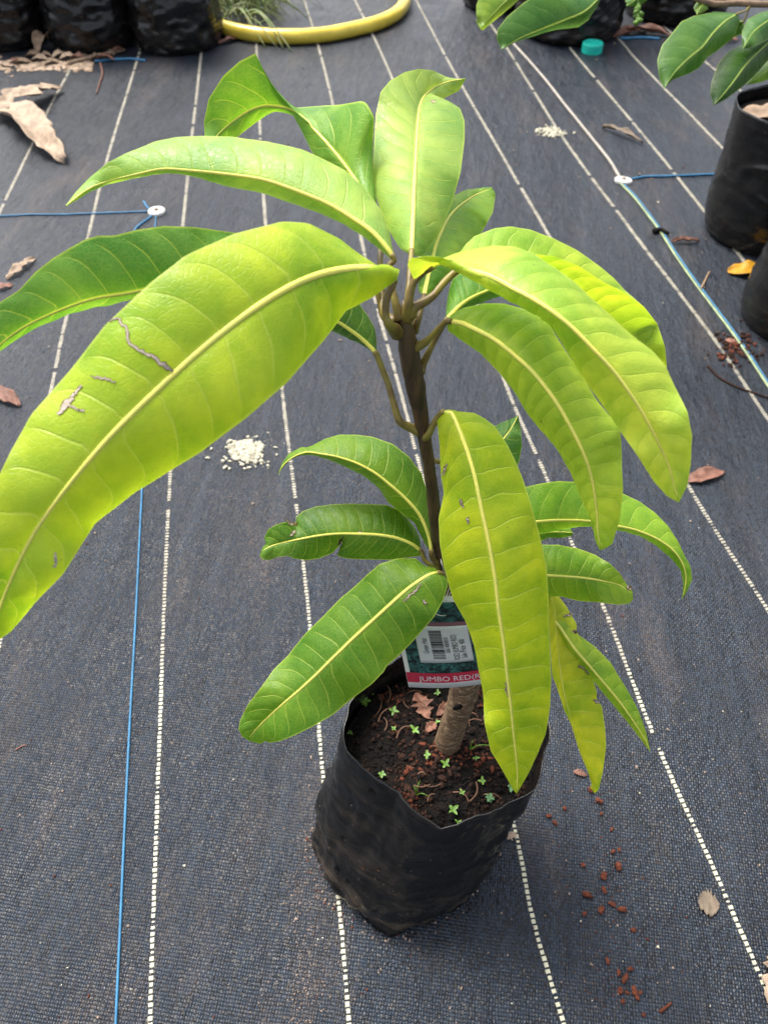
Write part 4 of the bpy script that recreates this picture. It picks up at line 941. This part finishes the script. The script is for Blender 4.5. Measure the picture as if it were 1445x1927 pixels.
p = G(1116, 104); V, F = [], []; seg = 40; R0 = .041
prof = [(.0, .0), (1, 0), (1.0, .028), (.95, .034), (.86, .035), (.84, .031), (0, .031)]
for r_, z in prof:
    for i in range(seg):
        a = 2 * math.pi * i / seg; k = R0 * r_ * (1 + (.012 if (i % 2 and .95 < r_ and z < .03) else 0)); V.append((p[0] + k * math.cos(a), p[1] + R0 + k * math.sin(a), gz(p[0], p[1]) + z))
for j in range(len(prof) - 1):
    for i in range(seg): F.append((j * seg + i, j * seg + (i + 1) % seg, (j + 1) * seg + (i + 1) % seg, (j + 1) * seg + i))
tag(mesh_obj('jar_lid', V, F, MAT['cap'], None, False), 'turquoise plastic screw lid lying at the foot of the crumpled bag', 'lid')

# ------------------------------------------------------------------ fallen leaves on the mat
def dl(b, t, wd, mat, label, seed, **kw): return dry_leaf('dry_leaf', G(*b), G(*t), wd, mat, label, seed=seed, **kw)
dl((-6, 206), (130, 308), .125, 'dry_pale', 'large curled pale dry leaf with a pointed tip below the litter', 31, curl=.35, jag=.3, arch=.12)
dl((-25, 236), (118, 172), .11, 'dry_pale', 'crinkled jagged pale dry leaf lying across the curled pointed one', 32, curl=.3, jag=.95, arch=.16)
dl((14, 528), (68, 488), .030, 'dry_pale', 'small cream dry leaf scrap next to the pinkish scrap', 33, curl=.25, jag=.4)
dl((-22, 548), (26, 538), .030, 'dry_brown', 'pinkish brown dry leaf scrap beside the cream scrap', 34, curl=.2)
dl((-25, 728), (40, 766), .040, 'dry_brown', 'brown dry leaf with a dark crack below the big mango leaf', 35, curl=.3, jag=.1)
dl((1288, 908), (1360, 888), .034, 'dry_brown', 'flat reddish brown leaf lying on a marker line past the bright leaf tip', 36, curl=.12, jag=.1)
dl((1368, 514), (1446, 512), .06, 'yellow_leaf', 'fallen bright yellow leaf between the two narrow bags', 37, curl=.25, jag=.05)
dl((1312, 1696), (1352, 1706), .030, 'dry_grey', 'angular greyish leaf fragment near a marker line', 38, curl=.06, jag=.3)
dl((1462, 1780), (1444, 1890), .026, 'dry_pale', 'beige crumpled leaf by the end of the outermost marker line', 39, curl=.3, jag=.5)
dl((1132, 242), (1208, 272), .030, 'dry_grey', 'rolled brown dry leaf lying between two marker lines', 40, curl=.6, jag=.3)
dl((1262, 458), (1315, 456), .026, 'dry_brown', 'rolled reddish dry leaf beside the diagonal blue cord', 41, curl=.6, jag=.3)
dl((412, 84), (455, 74), .035, 'dry_brown', 'small brown dry leaf between the end bag and the yellow hose', 42)
dl((1150, 72), (1215, 58), .07, 'dry_brown', 'long brown dry leaf leaning at the side of the crumpled bag', 43, curl=.4)
dl((1165, 60), (1260, 70), .06, 'dry_brown', 'curled brown dry leaf in front of the black bag behind the lid', 44, curl=.5)
dl((1350, 75), (1390, 78), .05, 'dry_brown', 'brown dry leaf under the overhanging glossy leaves', 45)
dl((945, 1576), (972, 1572), .010, 'dry_pale', 'tiny pinkish leaf scrap on a marker line beside the main bag', 46, jag=.8, curl=.1)
dl((1078, 1452), (1104, 1460), .010, 'dry_brown', 'tiny brown leaf chip beside the hanging leaf tip', 47, jag=.4, curl=.2)
dry_leaf('dry_leaf', (rb[0] - .135, rb[1] + .01), (rb[0] + .10, rb[1] - .06), .15, 'dry', 'tan dry leaf lying on the soil inside the narrow bag', zf=lambda x, y: .296, seed=48, curl=.15)
dr = random.Random(17)
for i in range(16):
    u = 4 + i * 14 + dr.uniform(-8, 8); v = 122 - abs(u - 60) * .05 + dr.uniform(-14, 6) - (u > 170) * 6
    a = dr.uniform(-.6, .6); ln = dr.uniform(16, 30)
    dry_leaf('dry_leaf', G(u, v), G(u + ln * math.cos(a) * 1.3, v + ln * math.sin(a) * .4), dr.uniform(.035, .06), dr.choice(['dry', 'dry', 'dry_pale', 'dry_brown']), 'tan dry leaf in the litter along the foot of the three black bags', 'dry leaf', 'leaf litter along the three black bags', curl=dr.uniform(.2, .5), jag=.35, seed=200 + i, arch=dr.uniform(.1, .5))
dry_leaf('dry_leaf', G(72, 104), G(104, 86), .075, 'dry', 'large upcurled brown dry leaf standing against the middle bag', curl=.5, jag=.1, seed=240, arch=.8)
sh = Acc()
for i in range(260):
    u, v = dr.uniform(-10, 170), dr.gauss(123, 6); b = G(u, v); s = dr.uniform(.006, .02)
    Vc, Fc = crumb((b[0], b[1], gz(b[0], b[1]) + s * .12), s, dr, .18); sh.add(Vc, Fc, dr.choice([0, 0, 1]))
tag(sh.build('leaf_shreds', [MAT['dry_pale'], MAT['dry']], None, False), 'pale shredded leaf bits spread before the three black bags', None, None, 'stuff')
def twig(px, r, mat, label, z=0):
    V, F = tube_data(ground_path(px, r, 24), np.linspace(r, r * .6, 25), 7); tag(mesh_obj('twig', V, F, MAT[mat]), label, 'twig')
twig([(130, 124), (165, 115), (200, 106), (236, 98)], .009, 'dry', 'straw coloured dry stalk leaning from the litter towards the end bag')
twig([(190, 120), (194, 140), (188, 160), (183, 178)], .004, 'dry_brown', 'thin bent brown twig on the mat below the middle bag')
twig([(1240, 1905), (1262, 1888)], .0022, 'soil_red', 'short reddish twig past the end of the red soil trail')
twig([(1330, 690), (1352, 712), (1385, 730), (1420, 742), (1450, 752)], .0028, 'soil_mid', 'curved brown twig lying beside the diagonal cords')
twig([(1318, 545), (1330, 520), (1334, 513)], .0035, 'twig', 'short brown twig crossing the diagonal blue cord')
twig([(1228, 440), (1240, 437), (1256, 444)], .008, 'soil_black', 'dark twist of debris on the diagonal cords')
twig([(30, 1412), (44, 1404), (52, 1403)], .0012, 'dry_brown', 'thin brown fibre on the open mat near the long blue cord')

# red clods, white grains and grit
CL = [(1126, 1508, 8), (1061, 1522, 5), (1032, 1537, 6), (1042, 1549, 6), (1163, 1632, 8), (1135, 1649, 8), (1104, 1685, 9), (1136, 1676, 6), (1130, 1713, 8), (1169, 1712, 8), (1099, 1720, 5), (1191, 1751, 6),
      (1142, 1808, 6), (1185, 1824, 6), (1175, 1842, 8), (1166, 1866, 7), (1193, 1865, 7), (1198, 1878, 6), (1171, 1886, 5), (1152, 1604, 5), (1164, 1600, 4), (1096, 1628, 5), (1150, 1701, 6), (1204, 1868, 4), (1163, 1832, 5), (1178, 1868, 4), (1210, 1910, 4), (1218, 1768, 3), (1110, 1487, 8), (1131, 1532, 4), (1150, 1561, 4)]
cg = random.Random(23)
for u, v, s in CL:
    p = G(u, v); r_ = s * .92 / 1450 * np.linalg.norm(p - CAM)
    V, F = crumb((p[0], p[1], gz(p[0], p[1]) + r_ * .5), r_, cg)
    tag(mesh_obj('soil_clod', V, F, MAT['soil_red'], None, False), 'small red clod in the crumb trail beside the hanging chewed leaf', 'soil clod', 'red soil crumbs spilled on the mat')
gt = Acc()
for k in range(150):
    u, v = cg.gauss(1140, 42) + 0, cg.uniform(1480, 1900); p = G(u + (v - 1700) * .12, v); r_ = cg.uniform(.0004, .0014)
    gt.add(*crumb((p[0], p[1], gz(p[0], p[1]) + r_ * .4), r_, cg), 0)
for k in range(900):
    u, v = cg.uniform(-20, 1470), 1930 - 1900 * cg.random() ** 1.2; p = G(u, v); sc = np.linalg.norm(p - CAM)
    r_ = (abs(cg.gauss(0, .0006)) + .0004) * sc ** .8
    gt.add(*crumb((p[0], p[1], gz(p[0], p[1]) + r_ * .4), r_, cg), cg.choice([0, 1, 1, 1, 1, 1, 1, 2]))
for k in range(260):
    u, v = cg.gauss(575, 26), cg.uniform(1560, 1927); p = G(u, v); r_ = cg.uniform(.0004, .0013)
    gt.add(*crumb((p[0], p[1], gz(p[0], p[1]) + r_ * .4), r_, cg), 1)
for k in range(160):
    u, v = cg.gauss(700, 34), cg.gauss(700, 90); p = G(u, v); r_ = cg.uniform(.0005, .0016)
    gt.add(*crumb((p[0], p[1], gz(p[0], p[1]) + r_ * .4), r_, cg), cg.choice([1, 1, 0]))
for k in range(260):
    a = cg.uniform(0, 6.28); rr = .112 * cg.uniform(.98, 1.13); x, y = .016 + rr * math.cos(a), .367 + rr * math.sin(a); r_ = cg.uniform(.0005, .002)
    gt.add(*crumb((x, y, gz(x, y) + r_ * .4), r_, cg), cg.choice([0, 1, 1]))
tag(gt.build('scattered_grit', [MAT['soil_red'], MAT['grit'], MAT['powder']], None, False), 'fine grit and soil crumbs scattered over the black mat', None, None, 'stuff')
def powder(u, v, sx, sy, n, label, big=.003):
    a_ = Acc()
    for k in range(n):
        a0 = cg.uniform(0, 6.283); rad = (cg.random() ** .6 * 1.75 if k % 6 else abs(cg.gauss(0, 1.5)) + .4) * (1 + .45 * noise.noise((math.cos(a0) * 1.6, math.sin(a0) * 1.6, u))); p = G(u + rad * math.cos(a0) * sx, v + rad * math.sin(a0) * sy); r_ = (cg.random() ** 2 * .9 + .2) * big; q = math.exp(-((p[0] - G(u, v)[0]) ** 2 + (p[1] - G(u, v)[1]) ** 2) / .0006)
        a_.add(*crumb((p[0], p[1], gz(p[0], p[1]) + r_ * .4 + .006 * q * cg.random()), r_, cg), 0)
    tag(a_.build('spilled_grains', MAT['powder'], None, False), label, None, None, 'stuff')
powder(465, 850, 17, 13, 900, 'heap of white grains spilled on the mat below the big leaf', .0052)
powder(1036, 250, 16, 5, 260, 'smaller smear of pale grains between marker lines by the tube', .006)
a_ = Acc()
for k in range(120):
    p = G(cg.gauss(1385, 20), cg.gauss(655, 18)); r_ = cg.uniform(.002, .007); a_.add(*crumb((p[0], p[1], gz(p[0], p[1]) + r_ * .4), r_, cg), cg.choice([0, 1, 1]))
tag(a_.build('soil_spill', [MAT['soil_red'], MAT['soil_mid']], None, False), 'brown soil spilled beside the diagonal cords', None, None, 'stuff')
dl((1304 + 60, 640), (1385, 650), .02, 'dry_brown', 'small brown leaf chip at the edge of the spilled soil', 49)

# ------------------------------------------------------------------ shrub whose glossy branch hangs into view
shrub = empty('glossy_shrub', (sb[0], sb[1], .33)); tag(shrub, 'shrub branch with broad glossy leaves hanging over the bags', 'shrub')
s0 = np.array([sb[0], sb[1], .325])
adopt(tube('trunk', [s0, s0 + (.02, .03, .2), s0 + (.05, .02, .45), s0 + (.06, .06, .62)], [.014, .012, .010, .008], MAT['twig'], None, 10, 24), shrub)
jn = s0 + np.array((.05, .02, .45))
adopt(tube('branch', [jn, P(1520, 2, 1.47), P(1445, 8, 1.44), P(1390, 6, 1.42), P(1335, 6, 1.40), P(1270, -20, 1.37), P(1190, -45, 1.34), P(1130, -40, 1.30), P(1000, -45, 1.28)], [.0085, .0075, .0062, .0058, .0055, .005, .0045, .004, .003], MAT['twig'], None, 10, 60), shrub)
GL = (.055, .150, .022)
def gleaf(mid, A, B, w, col, pet=None, seed=0, **kw):
    return leaf(mid, A, B, w, col, kw.pop('sa', -1), kw.pop('sb', -1), pet, (.002, .0016), 9, .06, .0003, 'gloss_leaf', 'rib_dark', shrub, ribr=.0012, seed=seed, wave=.0008, Nst=60, Mh=8, **kw)
gleaf([(1132, -8, 1.28), (1100, 22, 1.26), (1060, 40, 1.25), (1022, 55, 1.245), (980, 72, 1.24), (943, 93, 1.24)],
      [(1132, -8), (1122, 15), (1106, 38), (1088, 51), (1060, 54), (1022, 60), (990, 72), (965, 80), (943, 94)],
      [(1132, -8), (1080, -25), (1020, -18), (985, 5), (953, 32), (936, 55), (934, 72), (943, 93)], .105, GL, [(1130, -40, 1.30)], 31)
gleaf([(985, -25, 1.27), (955, 0, 1.26), (930, 25, 1.255), (905, 52, 1.25)],
      [(985, -25), (975, 0), (955, 18), (927, 42), (908, 57), (903, 54), (893, 36), (905, 52)], [(985, -25), (940, -30), (905, -15), (896, 10), (896, 30), (905, 52)], .07, (.19, .30, .035), [(1000, -45, 1.28)], 32)
gleaf([(1388, 25, 1.40), (1366, 38, 1.385), (1342, 62, 1.37), (1322, 88, 1.36), (1300, 106, 1.355), (1270, 135, 1.35), (1249, 167, 1.35)],
      [(1388, 25), (1345, 22), (1305, 30), (1281, 41), (1265, 61), (1245, 85), (1236, 113), (1240, 146), (1249, 167)],
      [(1388, 25), (1392, 40), (1380, 70), (1350, 95), (1330, 108), (1317, 126), (1297, 138), (1265, 150), (1249, 167)], .085, GL, [(1412, 8, 1.43), (1402, 20, 1.415)], 33)
gleaf([(1470, 60, 1.44), (1440, 85, 1.42), (1405, 120, 1.40), (1375, 160, 1.39), (1342, 199, 1.39)],
      [(1470, 60), (1420, 72), (1370, 97), (1350, 121), (1338, 154), (1336, 178), (1342, 199)], [(1470, 60), (1455, 100), (1427, 134), (1398, 162), (1366, 186), (1342, 199)], .075, (.03, .085, .014), [(1470, 8, 1.45)], 34)
gleaf([(1490, 15, 1.42), (1450, 35, 1.40), (1415, 62, 1.38), (1397, 93, 1.37)],
      [(1490, 15), (1450, 18), (1426, 26), (1406, 36), (1395, 60), (1397, 93)], [(1490, 15), (1470, 55), (1440, 76), (1418, 87), (1397, 93)], .065, GL, [(1490, 5, 1.45)], 35)
gleaf([(1500, 90, 1.46), (1460, 120, 1.45), (1425, 145, 1.44), (1402, 160, 1.44)], [(1500, 90), (1450, 110), (1420, 135), (1402, 160)], [(1500, 90), (1470, 140), (1430, 155), (1402, 160)], .055, (.16, .30, .03), [(1495, 20, 1.46)], 36)
gleaf([(1330, 2, 1.40), (1318, 12, 1.39), (1310, 28, 1.385)], [(1330, 2), (1312, 2), (1304, 14), (1310, 28)], [(1330, 2), (1332, 16), (1324, 22), (1310, 28)], .03, (.12, .22, .03), None, 37)
gleaf([(1215, -25, 1.37), (1200, -5, 1.36), (1178, 12, 1.355)], [(1215, -25), (1190, -20), (1176, 2), (1178, 12)], [(1215, -25), (1225, -5), (1200, 12), (1178, 12)], .045, GL, None, 38)
gleaf([(1398, 40, 1.44), (1370, 45, 1.45), (1350, 68, 1.46)], [(1398, 40), (1360, 30), (1340, 45), (1350, 68)], [(1398, 40), (1400, 62), (1375, 72), (1350, 68)], .06, GL, [(1412, 8, 1.43)], 39)
bc = random.Random(4)                                          # hanging spike of yellow-green buds
for k in range(11):
    V, F = crumb(P(1199 + bc.gauss(0, 4), 12 + k * 3, 1.36), .0055, bc, 1.0)
    adopt(mesh_obj('bud', V, F, MAT['weed']), shrub)
adopt(tube('bud_stalk', [P(1199, -45, 1.34), P(1200, 0, 1.36), P(1199, 44, 1.36)], .0016, MAT['weed'], None, 6, 10), shrub)
